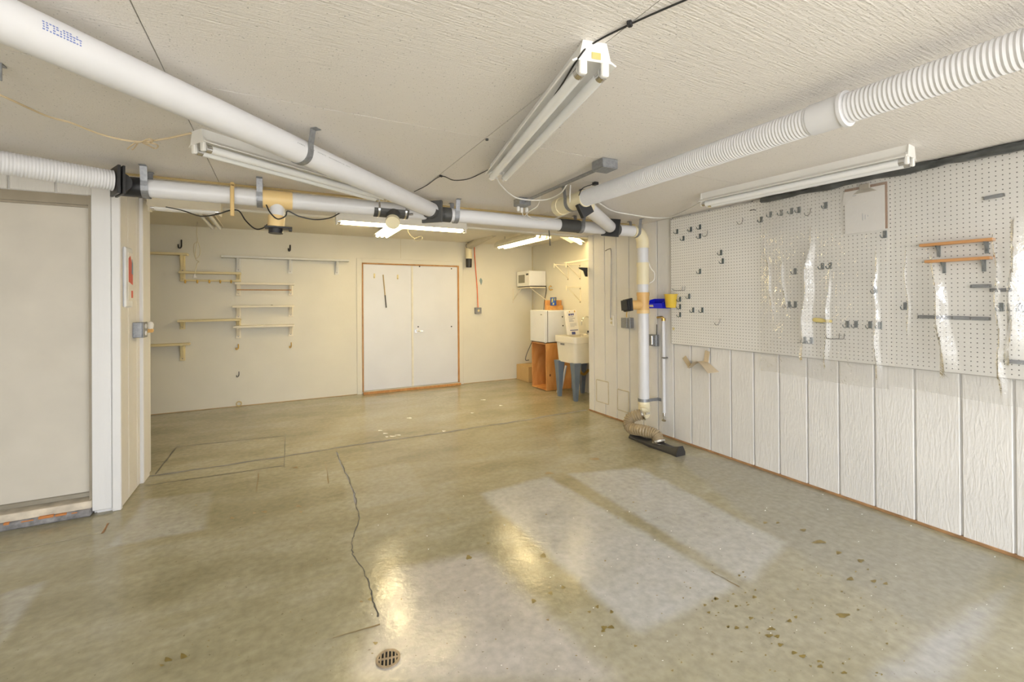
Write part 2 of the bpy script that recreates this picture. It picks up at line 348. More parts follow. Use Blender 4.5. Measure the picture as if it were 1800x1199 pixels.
def mk(name, build, m, base=(0, 0, 0), parent=None):
    bm = bmesh.new(); build(bm); base = Vector(base)
    bmesh.ops.recalc_face_normals(bm, faces=bm.faces)
    for v in bm.verts: v.co -= base
    me = bpy.data.meshes.new(name); bm.to_mesh(me); bm.free()
    me.materials.append(m); me.shade_smooth(); me.set_sharp_from_angle(angle=math.radians(35))
    o = bpy.data.objects.new(name, me); COL.objects.link(o)
    if parent is not None: o.parent = parent
    else: o.location = base
    return o
def tag(o, label, cat, group=None, kind=None):
    if label: o['label'] = label
    if cat: o['category'] = cat
    if group: o['group'] = group
    if kind: o['kind'] = kind
    return o
class Thing:
    def __init__(s, name, label, cat, base, group=None):
        s.base = Vector(base); s.o = bpy.data.objects.new(name, None); COL.objects.link(s.o)
        s.o.location = s.base; s.o.empty_display_size = .05; tag(s.o, label, cat, group)
    def part(s, name, build, m, parent=None, label=None):
        o = mk(name, build, m, s.base, parent or s.o)
        if label: o['label'] = label
        return o
def single(name, label, cat, build, m, base, group=None):
    return tag(mk(name, build, m, base), label, cat, group)
def struct(name, build, m, label=None, base=(0, 0, 0), cat=None):
    o = mk(name, build, m, base); o['kind'] = 'structure'
    if label: o['label'] = label
    if cat: o['category'] = cat
    return o
def sub(parent, name, build, m, base=(0, 0, 0), label=None, kind=None):
    o = mk(name, build, m, base, parent)
    if label: o['label'] = label
    if kind: o['kind'] = kind
    return o
def copy_tree(o, parent=None):
    c = o.copy(); COL.objects.link(c); c.parent = parent
    for ch in o.children: copy_tree(ch, c)
    return c

# ================================================================== STRUCTURE
fl = struct('floor', lambda bm: box(bm, XLF, XR2+.1, YREAR, YB+.1, -.12, 0), FLOOR, 'glossy olive sealed concrete floor with pale worn patches', cat='floor')
struct('driveway', lambda bm: box(bm, -14, 14, -22, YREAR, -.14, -.02), GROUND, 'unseen pale concrete driveway added outside the open garage door to bounce light', cat='driveway')  # out of view; added so daylight bounces off it onto the ceiling

def ribbon(bm, pix, wid, z=.0012, jit=0.):
    pts = [P(px, py, z=0) for px, py in pix]; L = []
    for i, p in enumerate(pts):
        d = (pts[min(i+1, len(pts)-1)]-pts[max(i-1, 0)]).normalized(); n = Vector((-d.y, d.x, 0))
        ww = (wid[i] if isinstance(wid, list) else wid)*(1+random.uniform(-jit, jit))/2
        L.append((bm.verts.new((p.x+n.x*ww, p.y+n.y*ww, z)), bm.verts.new((p.x-n.x*ww, p.y-n.y*ww, z))))
    for i in range(len(L)-1): bm.faces.new((L[i][0], L[i+1][0], L[i+1][1], L[i][1]))
def jag(pix, n, amp):
    out = []
    for i in range(len(pix)-1):
        a, b = pix[i], pix[i+1]
        for k in range(n):
            t = k/n; out.append((a[0]+(b[0]-a[0])*t+random.uniform(-amp, amp), a[1]+(b[1]-a[1])*t+random.uniform(-amp, amp)*.5))
    out.append(pix[-1]); return out
sub(fl, 'slab_joint', lambda bm: ribbon(bm, jag([(262, 838), (497, 803), (625, 782), (750, 765), (900, 742), (1031, 721)], 14, 1.2), .030, .0012, .5), JOINT, label='rough grey joint between the two floor slabs')
sub(fl, 'floor_crack', lambda bm: ribbon(bm, jag([(592, 794), (600, 815), (612, 840), (622, 865), (626, 885), (632, 912), (622, 940), (617, 955), (620, 975), (640, 1005), (652, 1040), (658, 1062), (664, 1085)], 5, 2.0), .006, .0013, .6), CRACK, label='jagged dark crack running towards the drain')
sub(fl, 'floor_crack', lambda bm: ribbon(bm, jag([(592, 795), (600, 816), (612, 841), (622, 866), (626, 886)], 4, 1.), .012, .0011, .5), mat('crack_blue_grey', (.30, .31, .36), .6), label='blue grey filler in the crack')
sub(fl, 'hatch_line', lambda bm: ribbon(bm, jag([(247, 855), (497, 819)], 12, .4), .009, .0013, .6), CRACK)
sub(fl, 'hatch_line', lambda bm: ribbon(bm, jag([(273, 834), (310, 786), (500, 766)], 8, .8), .008, .0013, .6), CRACK)
sub(fl, 'hatch_line', lambda bm: ribbon(bm, jag([(502, 765), (499, 820)], 6, .6), .007, .0014, .6), CRACK)
sub(fl, 'scratch', lambda bm: ribbon(bm, jag([(0, 973), (90, 955), (180, 937)], 4, .5), .006, .0012, .6), mat('pale_scratch', (.6, .55, .45), .5))
sub(fl, 'scratch', lambda bm: ribbon(bm, jag([(180, 938), (190, 920)], 3, .5), .008, .0013, .6), DIRT)
for a in ([(455, 832), (451, 864)], [(572, 812), (578, 850)], [(585, 1122), (668, 1098)], [(1250, 1005), (1300, 1032)], [(985, 790), (975, 770)]):
    sub(fl, 'scratch', lambda bm, a=a: ribbon(bm, jag(a, 6, .8), .0055, .0012, .7), mat('brown_scratch', (.26, .19, .09), .6))
def blob(bm, px, py, rx, ry, z=.0011):
    c = P(px, py, z=0); ex = P(px+rx, py, z=0)-c; ey = P(px, py+ry, z=0)-c; k = 9; ph = random.random()*6
    vs = [bm.verts.new((c.x+(ex.x*math.cos(t)+ey.x*math.sin(t))*s, c.y+(ex.y*math.cos(t)+ey.y*math.sin(t))*s, z)) for t, s in [(2*math.pi*i/k, 1+.3*math.sin(3*2*math.pi*i/k+ph)) for i in range(k)]]
    bm.faces.new(vs)
def stains(bm):
    for px, py, rx, ry in [(1345, 919, 4, 2), (1367, 919, 3, 2), (1412, 932, 5, 2.5), (1440, 953, 12, 3), (1474, 972, 5, 3), (1513, 986, 6, 3), (1495, 1018, 6, 3), (1536, 1022, 5, 2.5), (1557, 1026, 4, 2.5), (1482, 1082, 12, 4), (1326, 1050, 4, 2.5), (1259, 1053, 4, 3), (1388, 1092, 4, 3), (1399, 1085, 3, 2.5), (1294, 1066, 3, 2), (1356, 1106, 7, 3), (1352, 1118, 7, 3), (1366, 1119, 5, 3), (1372, 1134, 5, 3), (1396, 1148, 5, 3), (1411, 1154, 6, 3), (1442, 1172, 5, 3), (1440, 1163, 4, 2), (1484, 1183, 5, 2.5), (1239, 1064, 3, 2), (1320, 1087, 4, 2.5), (1280, 1102, 3, 2), (1295, 1104, 4, 3), (1313, 1103, 3, 2), (1246, 1077, 3, 2), (1062, 1104, 5, 4), (1060, 1110, 4, 2), (1074, 1103, 6, 3), (938, 1057, 4, 4), (968, 1043, 4, 3), (990, 1033, 4, 3), (1075, 1076, 3, 3), (1050, 1067, 3, 3), (1117, 1136, 3, 2), (651, 1054, 4, 3), (660, 1131, 4, 2.5), (295, 1160, 7, 4), (322, 1154, 6, 5), (284, 1170, 4, 2), (1036, 1076, 3, 2), (955, 977, 5, 4), (824, 980, 5, 4), (858, 955, 3, 2), (850, 942, 2, 2), (862, 901, 3, 2)]:
        blob(bm, px, py, rx, ry)
    R = random.Random(3)
    for i in range(70): blob(bm, R.uniform(1180, 1600), R.uniform(1000, 1190), R.uniform(1, 2.4), R.uniform(.8, 1.8))
    for i in range(60): blob(bm, R.uniform(250, 1200), R.uniform(850, 1190), R.uniform(.8, 2), R.uniform(.6, 1.4))
sub(fl, 'floor_stains', stains, STAIN, label='olive drip stains scattered over the concrete', kind='stuff')
def flakes(bm):
    R = random.Random(5)
    for i in range(90): blob(bm, R.uniform(650, 1780), R.uniform(850, 1190), R.uniform(.5, 1.6), R.uniform(.4, 1.))
    for px, py in [(850, 703), (880, 713), (830, 726), (720, 735), (700, 765), (668, 757), (677, 762), (690, 767), (680, 768), (780, 758)]: blob(bm, px, py, R.uniform(2.5, 6), R.uniform(.6, 1.1))
sub(fl, 'paint_flakes', flakes, mat('white_flake', (.80, .79, .75), .5), label='white paint flecks scattered over the concrete', kind='stuff')
sub(fl, 'rust_marks', lambda bm: [blob(bm, px, py, rx, ry) for px, py, rx, ry in [(408, 911, 4, 2), (447, 902, 3, 2), (465, 900, 5, 2), (520, 822, 5, 1.5), (525, 890, 5, 2), (529, 900, 3, 2), (963, 1090, 2.5, 1.6), (635, 1058, 3, 1.5), (1046, 807, 9, 2), (965, 832, 8, 2)]], mat('rust_brown', (.30, .21, .09), .5), kind='stuff')

# --- ceiling: sheets with open seams under dark framing
ce = struct('ceiling', lambda bm: box(bm, XLF, XR+.1, YREAR, YO+.1, ZC+.014, ZC+.10), DARKGAP, 'textured cream plywood ceiling in sheets', cat='ceiling')
xs = [XLF, -1.58, -.34, .900, 2.14, XR]; ys = [YREAR, -.474, 1.966, YO+.005]
for i in range(5):
    for j in range(3):
        sub(ce, 'panel', lambda bm, i=i, j=j: box(bm, xs[i]+.0017, xs[i+1]-.0017, ys[j]+.0022, ys[j+1]-.0022, ZC, ZC+.013), CEIL)
struct('ceiling_back', lambda bm: box(bm, XBL, XR2+.1, YO-.1, YB+.1, ZB, ZB+.1), CEILB, 'smooth cream ceiling of the back room', cat='ceiling')
struct('trim_1', lambda bm: box(bm, XL-.05, XR+.1, YO, YO+.1, ZH, ZB+.05, .003), CREAM, 'thin header board across the opening to the back room', cat='trim')
# --- walls
struct('wall_back', lambda bm: box(bm, XBL-.1, XR2+.1, YB, YB+.1, -.1, ZB+.1), CREAM, 'plain cream wall at the far end with shelves', cat='wall')
wr = struct('wall_right', lambda bm: box(bm, XR+.013, XR+.10, YREAR, YO, -.05, ZC+.05), TRIMW, 'white grooved plywood siding wall on the right', cat='wall')
gy = [YO-.08]
g0 = .898*.9184
k = g0-.2036*12
edges = []
while k < YO: edges.append(k); k += .2036
edges = [YREAR]+[e for e in edges if e > YREAR+.05]+[YO]
for a, b_ in zip(edges[:-1], edges[1:]):
    sub(wr, 'plank', lambda bm, a=a, b_=b_: box(bm, XR, XR+.016, a+.005, b_-.005, 0.012, ZC+.004, .0035), SIDING)
struct('wall_recess', lambda bm: box(bm, XR2, XR2+.1, YO, YB+.05, -.05, ZB+.05), CREAM, 'cream side wall of the back room behind the sink', cat='wall')
struct('wall_return', lambda bm: box(bm, XR+.10, XR2+.05, YO-.10, YO+.0, -.05, ZB+.05), CREAM, 'short return wall closing the recess', cat='wall')
wl = struct('wall_left', lambda bm: box(bm, XL-.12, XL-.012, YD+.0, YO, 0, ZC), TRIMW, 'narrow grooved siding wall beside the opening', cat='wall')
for a, b_ in ((YD+.006, 3.955), (3.965, 4.165), (4.175, YO-.004)):
    sub(wl, 'plank', lambda bm, a=a, b_=b_: box(bm, XL-.014, XL, a, b_, 0.004, ZC-.001, .003), SIDING)
struct('trim_2', lambda bm: (box(bm, XL-.01, XL+.022, 4.245, YO+.02, 0, ZC-.002, .004), box(bm, XL-.14, XL+.008, YO, YO+.13, 0, ZH, .004)), TRIMW, 'white painted corner post at the left of the opening', cat='trim')
struct('wall_backleft', lambda bm: box(bm, XBL-.1, XBL, YO, YB, -.05, ZB+.05), CREAM, cat='wall')
struct('wall_inner', lambda bm: box(bm, XBL, XL-.12, YO, YO+.1, -.05, ZB+.05), CREAM, cat='wall')
struct('wall_farleft', lambda bm: box(bm, XLF-.1, XLF, YREAR, YD+.1, -.05, ZC+.05), CREAM, cat='wall')
struct('wall_rear', lambda bm: (box(bm, XLF-.1, -2.25, YREAR-.1, YREAR, -.05, ZC+.1), box(bm, 3.15, XR+.1, YREAR-.1, YREAR, -.05, ZC+.1), box(bm, -2.25, 3.15, YREAR-.1, YREAR, 2.09, ZC+.1)), CREAM, 'wall around the open garage door behind the viewer', cat='wall')
# entry wall with the single door
DXR, DXL, DT, DBZ = -1.056, -1.97, 2.05, .083
we = struct('wall_entry', lambda bm: (box(bm, XLF, DXL, YD+.012, YD+.11, -.05, ZC+.02), box(bm, DXL, DXR, YD+.012, YD+.11, DT, ZC+.02), box(bm, DXR, XL-.005, YD+.012, YD+.11, -.05, ZC+.02)), TRIMW, 'grooved siding wall around the plain side door', cat='wall')
for a, b_ in ((XLF, -2.08), (-2.07, -1.875), (-1.865, -1.665), (-1.655, -1.447), (-1.437, -1.237), (-1.227, -1.06)):
    lo = DT+.002 if b_ > DXL else .01
    sub(we, 'plank', lambda bm, a=a, b_=b_, lo=lo: box(bm, a, b_, YD, YD+.013, lo, ZC-.001, .003), SIDING)
struct('trim_3', lambda bm: (box(bm, DXR-.004, -.962, YD-.02, YD+.02, .02, ZC-.002, .004), box(bm, -.959, XL+.006, YD-.026, YD+.006, 0, ZC-.002, .004)), TRIMW, 'white casing boards beside the single door', cat='trim')
d2 = struct('door_2', lambda bm: box(bm, DXL+.03, DXR-.026, YD+.045, YD+.085, DBZ+.035, 1.985, .002), DOORP, 'plain beige flush door at the left edge', cat='door')
FRB = mat('door_frame_brown', (.33, .285, .215), .5)
sub(d2, 'door_frame', lambda bm: (box(bm, DXR-.022, DXR-.004, YD+.0, YD+.10, DBZ, DT-.001), box(bm, DXL+.004, DXL+.022, YD, YD+.10, DBZ, DT-.001), box(bm, DXL+.02, DXR-.02, YD+.01, YD+.05, 1.988, DT-.001), box(bm, DXL+.02, DXR-.02, YD+.03, YD+.075, 1.975, 2.0)), FRB)
sub(d2, 'door_sweep', lambda bm: box(bm, DXL+.03, DXR-.024, YD+.03, YD+.05, DBZ+.02, DBZ+.05, .003), mat('alu_sweep', (.34, .31, .25), .4, .5))
sub(d2, 'threshold', lambda bm: box(bm, DXL+.004, DXR-.004, YD-.03, YD+.09, .045, DBZ+.01, .004), mat('worn_sill', (.66, .58, .46), .6, var=.3, vscale=12))
sub(d2, 'sill_lip', lambda bm: (box(bm, DXL, DXR-.002, YD-.045, YD+.05, .0, .047, .008)), mat('chipped_concrete', (.25, .24, .24), .7, var=.5, vscale=25, bump=.5, bscale=30))
R_ = random.Random(11)
sub(d2, 'paint_chips', lambda bm: [box(bm, x, x+R_.uniform(.02, .07), YD-.047, YD-.03, .036, .036+R_.uniform(.006, .016), .002) for x in [-1.9+.075*i for i in range(11)]], mat('orange_rust_paint', (.55, .21, .06), .7), label='orange chipped paint')
# baseboard dirt lines
struct('baseboard_right', lambda bm: box(bm, XR-.005, XR+.012, YREAR, YO, 0, .018, .002), DIRT, 'thin brown dirt and caulk line along the siding', cat='baseboard')
struct('baseboard_back', lambda bm: (box(bm, XBL, 1.03, YB-.005, YB+.01, 0, .008, .001), box(bm, 2.66, XR2, YB-.005, YB+.01, 0, .008, .001)), mat('tan_dirt', (.46, .33, .18), .8, var=.3), cat='baseboard')

# --- double door in the back wall
yw = YB
def bx(px): return P(px, 560, y=YB).x
xa, xb = bx(636.5), bx(806.5); zt = P(637, 462, y=YB).z; xm = bx(724.5)
d1 = struct('door_1', lambda bm: box(bm, xa+.02, xm-.012, YB-.012, YB+.02, .045, zt-.022, .002), DOORW, 'pale grey pair of flush doors in the far wall', cat='door')
sub(d1, 'door_leaf', lambda bm: box(bm, xm+.012, xb-.02, YB-.012, YB+.02, .045, zt-.022, .002), DOORW)
sub(d1, 'astragal', lambda bm: box(bm, xm-.016, xm+.012, YB-.022, YB, .045, zt-.022, .003), mat('astragal_cream', (.72, .70, .62), .5))
sub(d1, 'jamb', lambda bm: (box(bm, xa, xa+.014, YB-.022, YB, .03, zt), box(bm, xb-.026, xb, YB-.024, YB, .03, zt), box(bm, xa, xb, YB-.022, YB, zt-.018, zt)), BROWNW)
sub(d1, 'threshold', lambda bm: (box(bm, xa+.012, xb-.012, YB-.06, YB, .0, .042, .004)), mat('threshold_grey', (.5, .48, .42), .5))
sub(d1, 'threshold_board', lambda bm: box(bm, xa, xb, YB-.085, YB-.05, 0, .034, .003), BROWNW)
sub(d1, 'casing', lambda bm: (box(bm, xa-.075, xa-.002, YB-.014, YB, 0, zt+.07, .003), box(bm, xb+.002, xb+.07, YB-.014, YB, 0, zt+.07, .003), box(bm, xa-.002, xb+.002, YB-.014, YB, zt+.002, zt+.07, .003)), CREAM)
hp = P(732, 582, y=YB-.03)
def lever(bm):
    tube(bm, [(hp.x, YB-.012, hp.z), (hp.x, YB-.022, hp.z)], .028, 16)
    tube(bm, smooth([(hp.x, YB-.02, hp.z), (hp.x, YB-.055, hp.z), (hp.x+.03, YB-.062, hp.z), (hp.x+.09, YB-.058, hp.z-.004)], 4), .008, 8)
sub(d1, 'handle', lever, CHROME, label='chrome lever handle')
for px, py in ((737.5, 468.5), (793.5, 472.5), (735, 574.5), (793.5, 574)):
    q = P(px, py, y=YB-.012); sub(d1, 'bolt', lambda bm, q=q: tube(bm, [(q.x, YB-.011, q.z), (q.x, YB-.017, q.z)], .011, 10), BLK)
for px, py in ((658, 485), (699, 487)):
    q = P(px, py, y=YB-.012)
    sub(d1, 'adhesive_hook', lambda bm, q=q: (box(bm, q.x-.012, q.x+.012, YB-.019, YB-.011, q.z-.035, q.z+.035, .004), tube(bm, smooth([(q.x, YB-.018, q.z-.012), (q.x, YB-.03, q.z-.03), (q.x, YB-.04, q.z-.015)], 4), .005, 6)), mat('yellowed_plastic', (.74, .64, .36), .4))
# wall seams on the back wall
struct('trim_4', lambda bm: box(bm, bx(705)-.002, bx(705)+.002, YB-.003, YB, zt+.09, ZB-.005), mat('seam', (.55, .48, .34), .7), cat='trim')
struct('trim_5', lambda bm: box(bm, XR2-.018, XR2, YB-.018, YB, 0, ZB-.002, .004), mat('corner_bead', (.62, .56, .40), .6), 'corner bead between the far wall and the side wall', cat='trim')
qv = P(420, 713, y=YB)
# ================================================================== DUCTS
RD = .0535
def corr(bm, a, b, r=RD, pitch=.0125, seg=24, amp=.0013):
    a, b = Vector(a), Vector(b); n = int((b-a).length/pitch*2); pts = [a.lerp(b, i/n) for i in range(n+1)]
    tube(bm, pts, [r+(amp if i % 2 else -amp) for i in range(n+1)], seg)
def strap(T, c, d, ztop, r=RD+.005, wd=.034, ears=True, m=GALV):
    d = Vector((d[0], d[1], 0)).normalized(); n = Vector((-d.y, d.x, 0)); c = Vector(c)
    def f(bm):
        K = 14; th = .0025; R = []
        angs = [math.pi*(1+i/K) for i in range(K+1)]
        prof = [n*math.cos(t)+Vector((0, 0, 1))*math.sin(t) for t in angs]
        path = [c+n*-(r+.002)+Vector((0, 0, .03))]+[c+q*(r+.002) for q in prof]+[c+n*(r+.002)+Vector((0, 0, .03))]
        path = [Vector((path[0].x-n.x*.012, path[0].y-n.y*.012, ztop-.004))]+path+[Vector((path[-1].x+n.x*.012, path[-1].y+n.y*.012, ztop-.004))]
        path = [path[0]-n*.03]+path+[path[-1]+n*.03]
        for i in range(len(path)-1):
            a, b = path[i], path[i+1]; L = (b-a).length
            if L < 1e-5: continue
            x = (b-a).normalized(); Rm = Matrix((x, d, x.cross(d))).transposed()
            obox(bm, (a+b)/2, (L+.002, wd, th), Rm)
    return T.part('strap', f, m)
def gate(T, c, d, s=.155, th=.02, roll=0., m=BLK, collar=True):
    """blast gate: square plates around the duct"""
    Rm = frame_from(d) @ Matrix.Rotation(roll, 3, 'X')
    g = T.part('blast_gate', lambda bm: (obox(bm, c, (th, s, s), Rm, .002), obox(bm, Vector(c)+Vector(d).normalized()*.018, (.008, s*.96, s*.96), Rm, .002)), m)
    if collar: T.part('gate_collar', lambda bm: tube(bm, [Vector(c)-Vector(d).normalized()*.05, Vector(c)+Vector(d).normalized()*.05], RD+.004, 24), m)
    return g
# cross run
YX, ZX = 3.31, 2.03
def xx(px): return P(px, 380, y=YX).x
T = Thing('cross_duct', 'long white dust collection pipe crossing below the ceiling at the opening', 'duct', (xx(600), YX, ZX))
def seg_(a, b, name='pipe', m=PVC, r=RD, parent=None): return T.part(name, lambda bm: tube(bm, [(xx(a), YX, ZX), (xx(b), YX, ZX)], r, 28), m, parent)
seg_(205, 262, 'coupling', BLK, RD+.004)
seg_(262, 462); tee = seg_(462, 514, 'tee_fitting', PVCT, RD+.005); seg_(514, 750); seg_(776, 791, 'coupling', DGR, RD+.004); seg_(787, 984)
T.part('fitting_ridge', lambda bm: tube(bm, [(xx(498), YX, ZX), (xx(500), YX, ZX)], RD+.0075, 28), PVCT, tee)
seg_(982, 1016, 'coupling', DGR, RD+.004); seg_(1014, 1064); seg_(1084, 1116)
for px in (258, 457, 800, 1019, 1117): strap(T, (xx(px), YX, ZX), (1, 0), ZC)
_dd = Vector((.69, .73, 0)); gate(T, Vector((xx(762), YX-.015, ZX+.005))-_dd*.035, _dd, .165, .018, 0., DGR)
seg_(748, 778, 'coupling', DGR, RD+.004)
_dd = Vector((.77, .64, 0)); gate(T, Vector((2.795, 3.27, 2.035))-_dd*.03, _dd, .165, .018, .14, BLK)
seg_(1060, 1086, 'coupling', DGR, RD+.003)
# tee branch downwards
cx = xx(488)
T.part('branch_pipe', lambda bm: tube(bm, [(cx, YX, ZX-.03), (cx-.005, YX-.005, ZX-.115)], .045, 24), PVC, tee)
T.part('branch_sleeve', lambda bm: tube(bm, [(cx-.005, YX-.005, ZX-.11), (cx-.01, YX-.01, ZX-.185)], .05, 24), PVCT, tee)
T.part('branch_cap', lambda bm: (tube(bm, [(cx-.01, YX-.01, ZX-.183), (cx-.011, YX-.011, ZX-.225)], .043, 24), obox(bm, (cx+.005, YX-.01, ZX-.188), (.16, .10, .012), None, .003), obox(bm, (cx+.075, YX-.02, ZX-.198), (.02, .05, .02), None, .003)), BLK, tee)
# saddle fitting with two hose clamps
a, b_ = xx(656), xx(716)
sad = T.part('saddle', lambda bm: [obox(bm, ((a+b_)/2, YX-(RD+.004)*math.cos(t), ZX+(RD+.004)*math.sin(t)), (b_-a, .005, .022), Matrix.Rotation(-t, 3, 'X')) for t in (-1.3, -.95, -.6, -.25)], DGR)
for px in (664.5, 711): T.part('hose_clamp', lambda bm, px=px: ring_plate(bm, (xx(px), YX, ZX), (1, 0, 0), RD, RD+.009, .013), CHROME)
T.part('clamp_screw', lambda bm: tube(bm, [(xx(716), YX-.06, ZX-.035), (xx(722), YX-.062, ZX-.03)], .008, 8), WIRE)
sc_ = Vector((xx(690), YX-.03, ZX-.04)); sdir = Vector((-.22, -.75, -.62)).normalized()
T.part('saddle_branch', lambda bm: tube(bm, [sc_, sc_+sdir*.10], [.05, .042], 24), DGR, sad)
T.part('branch_cap', lambda bm: tube(bm, [sc_+sdir*.09, sc_+sdir*.125], .05, 24), PVCC, sad)
# end elbow down
xv = 3.228
el = [(xx(1112), YX, ZX)]+[(xv-.10+.10*math.sin(t), YX, ZX-.10+.10*math.cos(t)) for t in [i*math.pi/2/8 for i in range(9)]]
T.part('elbow', lambda bm: tube(bm, el+[(xv, YX, ZX-.16)], RD+.006, 28), PVCC)
zv = lambda py: P(1131, py, y=YX).z
T = Thing('drop_duct', 'vertical white dust pipe running down beside the pegboard', 'duct', (xv, YX, zv(705)))
def vs(a, b, name='pipe', m=PVC, r=RD, parent=None): return T.part(name, lambda bm: tube(bm, [(xv, YX, zv(a)), (xv, YX, zv(b))], r, 28), m, parent)
vs(428, 466); c1 = vs(462, 500, 'coupling', PVCC, RD+.005); vs(462, 469, 'coupling_lip', PVCC, RD+.008, c1); vs(492, 500, 'coupling_lip', PVCC, RD+.008, c1)
vs(498, 516); te = vs(514, 551, 'tee_fitting', PVCO, RD+.006); vs(514, 520, 'fitting_ridge', PVCO, RD+.009, te); vs(545, 551, 'fitting_ridge', PVCT, RD+.008, te); vs(548, 706)
bz = zv(536); bd = Vector((-.95, .12, 0)).normalized()
T.part('tee_branch', lambda bm: tube(bm, [(xv, YX, bz), Vector((xv, YX, bz))+bd*.165], .047, 24), PVCO, te)
gate(T, Vector((xv, YX, bz))+bd*.175, bd, .125, .02, .12, BLK, False)
gate(T, Vector((xv, YX, bz))+bd*.205, bd, .105, .012, .12, BLK, False)
zs = zv(703)
T.part('strap', lambda bm: (ring_plate(bm, (xv, YX, zs), (0, 0, 1), RD, RD+.004, .03), obox(bm, (xv+.09, YX-.045, zs), (.13, .005, .03), Matrix.Rotation(-.12, 3, 'Z')), obox(bm, (XR-.004, YX-.06, zs), (.006, .05, .03))), GALV)
T.part('wire_loop', lambda bm: tube(bm, smooth([(xv+.055, YX-.02, zv(460)), (xv+.08, YX-.03, zv(472)), (xv+.105, YX-.05, zv(480)), (xv+.10, YX-.05, zv(492)), (xv+.06, YX-.03, zv(498))], 5), .005, 6), CABW)
eb = [(xv, YX, zs-.02), (xv-.004, YX-.01, zs-.06), (xv-.03, YX-.035, zs-.10), (xv-.065, YX-.065, zs-.115)]
T.part('elbow', lambda bm: tube(bm, smooth(eb, 5), RD+.004, 24), PVCC)
hq = [Vector(eb[-1])-Vector((.0, .0, .0)), P(1108, 735, x=xv-.15), P(1108, 752, x=xv-.19), P(1130, 757, x=xv-.20), P(1152, 764, x=3.07), P(1158, 778, x=3.07)]
hp_ = smooth(hq, 24)
T = Thing('flexible_hose', 'short brown ribbed hose joining the pipe to the floor sweep', 'hose', hp_[-1])
T.part('hose', lambda bm: tube(bm, hp_, [.049+(.006 if i % 4 < 2 else -.001) for i in range(len(hp_))], 22), HOSE)
hd = (hp_[2]-hp_[0]).normalized(); T.part('hose_clamp', lambda bm: (ring_plate(bm, hp_[1], hd, .052, .062, .016), obox(bm, hp_[1]+Vector((-.01, -.066, .02)), (.05, .015, .02))), CHROME)
T.part('hose_clamp', lambda bm: (ring_plate(bm, hp_[-4], (hp_[-1]-hp_[-7]).normalized(), .052, .062, .016)), CHROME)
# floor sweep
s0, s1 = P(1107, 770, z=.0), P(1196, 802, z=.0); sx = 3.075
T = Thing('floor_sweep', 'long black floor sweep nozzle lying by the siding', 'nozzle', (sx, (s0.y+s1.y)/2, 0))
def sweep(bm):
    y0, y1 = s1.y, s0.y
    prof = [(y0, .055, .085), (y0+.09, .05, .05), ((y0+y1)/2-.07, .06, .055), ((y0+y1)/2, .075, .075), ((y0+y1)/2+.07, .06, .055), (y1-.02, .045, .045), (y1, .045, .05)]
    R = []
    for y, hw, h in prof: R.append([bm.verts.new((sx+dx, y, dz)) for dx, dz in ((-hw, 0), (-hw, h*.35), (-hw*.45, h), (hw*.45, h), (hw, h*.35), (hw, 0))])
    for i in range(len(R)-1):
        for k in range(6): bm.faces.new((R[i][k], R[i][(k+1) % 6], R[i+1][(k+1) % 6], R[i+1][k]))
    bm.faces.new(R[0]); bm.faces.new(list(reversed(R[-1])))
T.part('nozzle', sweep, mat('sweep_plastic', (.035, .033, .032), .5))
T.part('inlet_collar', lambda bm: tube(bm, [Vector((hp_[-1].x, hp_[-1].y, .05)), hp_[-1]], .058, 22), CHROME)
# diagonal smooth duct
da, db = Vector((-1.45, .625, 2.05)), Vector((xx(761), YX-.02, 2.045)); dv = (db-da).normalized()
T = Thing('diagonal_duct', 'thick smooth white pipe slanting across the ceiling to the black gate', 'duct', da.lerp(db, .5))
T.part('pipe', lambda bm: tube(bm, [da, db], RD+.003, 32), PVC)
strap(T, da.lerp(db, .615), dv, ZC, RD+.003)
def prints(bm, s0_, rows, cols, dz, cw, rh):
    side = Vector((dv.y, -dv.x, 0))
    for r in range(rows):
        for c in range(cols):
            if random.random() < .18: continue
            t = -.1+dz-r*rh/(RD); n = side*math.cos(t)+Vector((0, 0, 1))*math.sin(t); p = da+dv*(s0_+c*cw)+n*(RD+.0032)
            x = dv; Rm = Matrix((x, n.cross(x), n)).transposed(); obox(bm, p, (cw*random.uniform(.4, .8), rh*.55, .0006), Rm)
LD = (db-da).length
def along(px, py):
    q = P(px, py, z=2.05); return (q-da).dot(dv)
sP = along(52, 52)
T.part('printed_mark', lambda bm: prints(bm, sP, 4, 12, .35, .007, .006), mat('ink_blue', (.16, .22, .5), .5), label='small blue printed code')['kind'] = 'stuff'
T.part('printed_mark', lambda bm: prints(bm, along(520, 252), 1, 40, .25, .010, .008), mat('ink_grey', (.45, .45, .47), .5), label='grey printed pipe lettering')['kind'] = 'stuff'
# left corrugated duct
la, lb = Vector((-2.45, 2.385, 2.03)), Vector((-.805, 3.19, 2.03)); lv = (lb-la).normalized()
T = Thing('ribbed_duct', 'ribbed white duct hung above the single door', 'duct', la.lerp(lb, .5))
T.part('pipe', lambda bm: corr(bm, la, lb, RD+.002), PVC)
gc = lb+lv*.0
Rm = frame_from(lv)
T.part('blast_gate', lambda bm: (obox(bm, gc+lv*.012, (.014, .155, .155), Rm, .002), obox(bm, gc+lv*.032, (.012, .155, .155), Rm, .002)), BLK)
T.part('gate_neck', lambda bm: tube(bm, [gc+Vector((.03, .005, 0)), (xx(212), YX, ZX)], RD, 24), BLK)
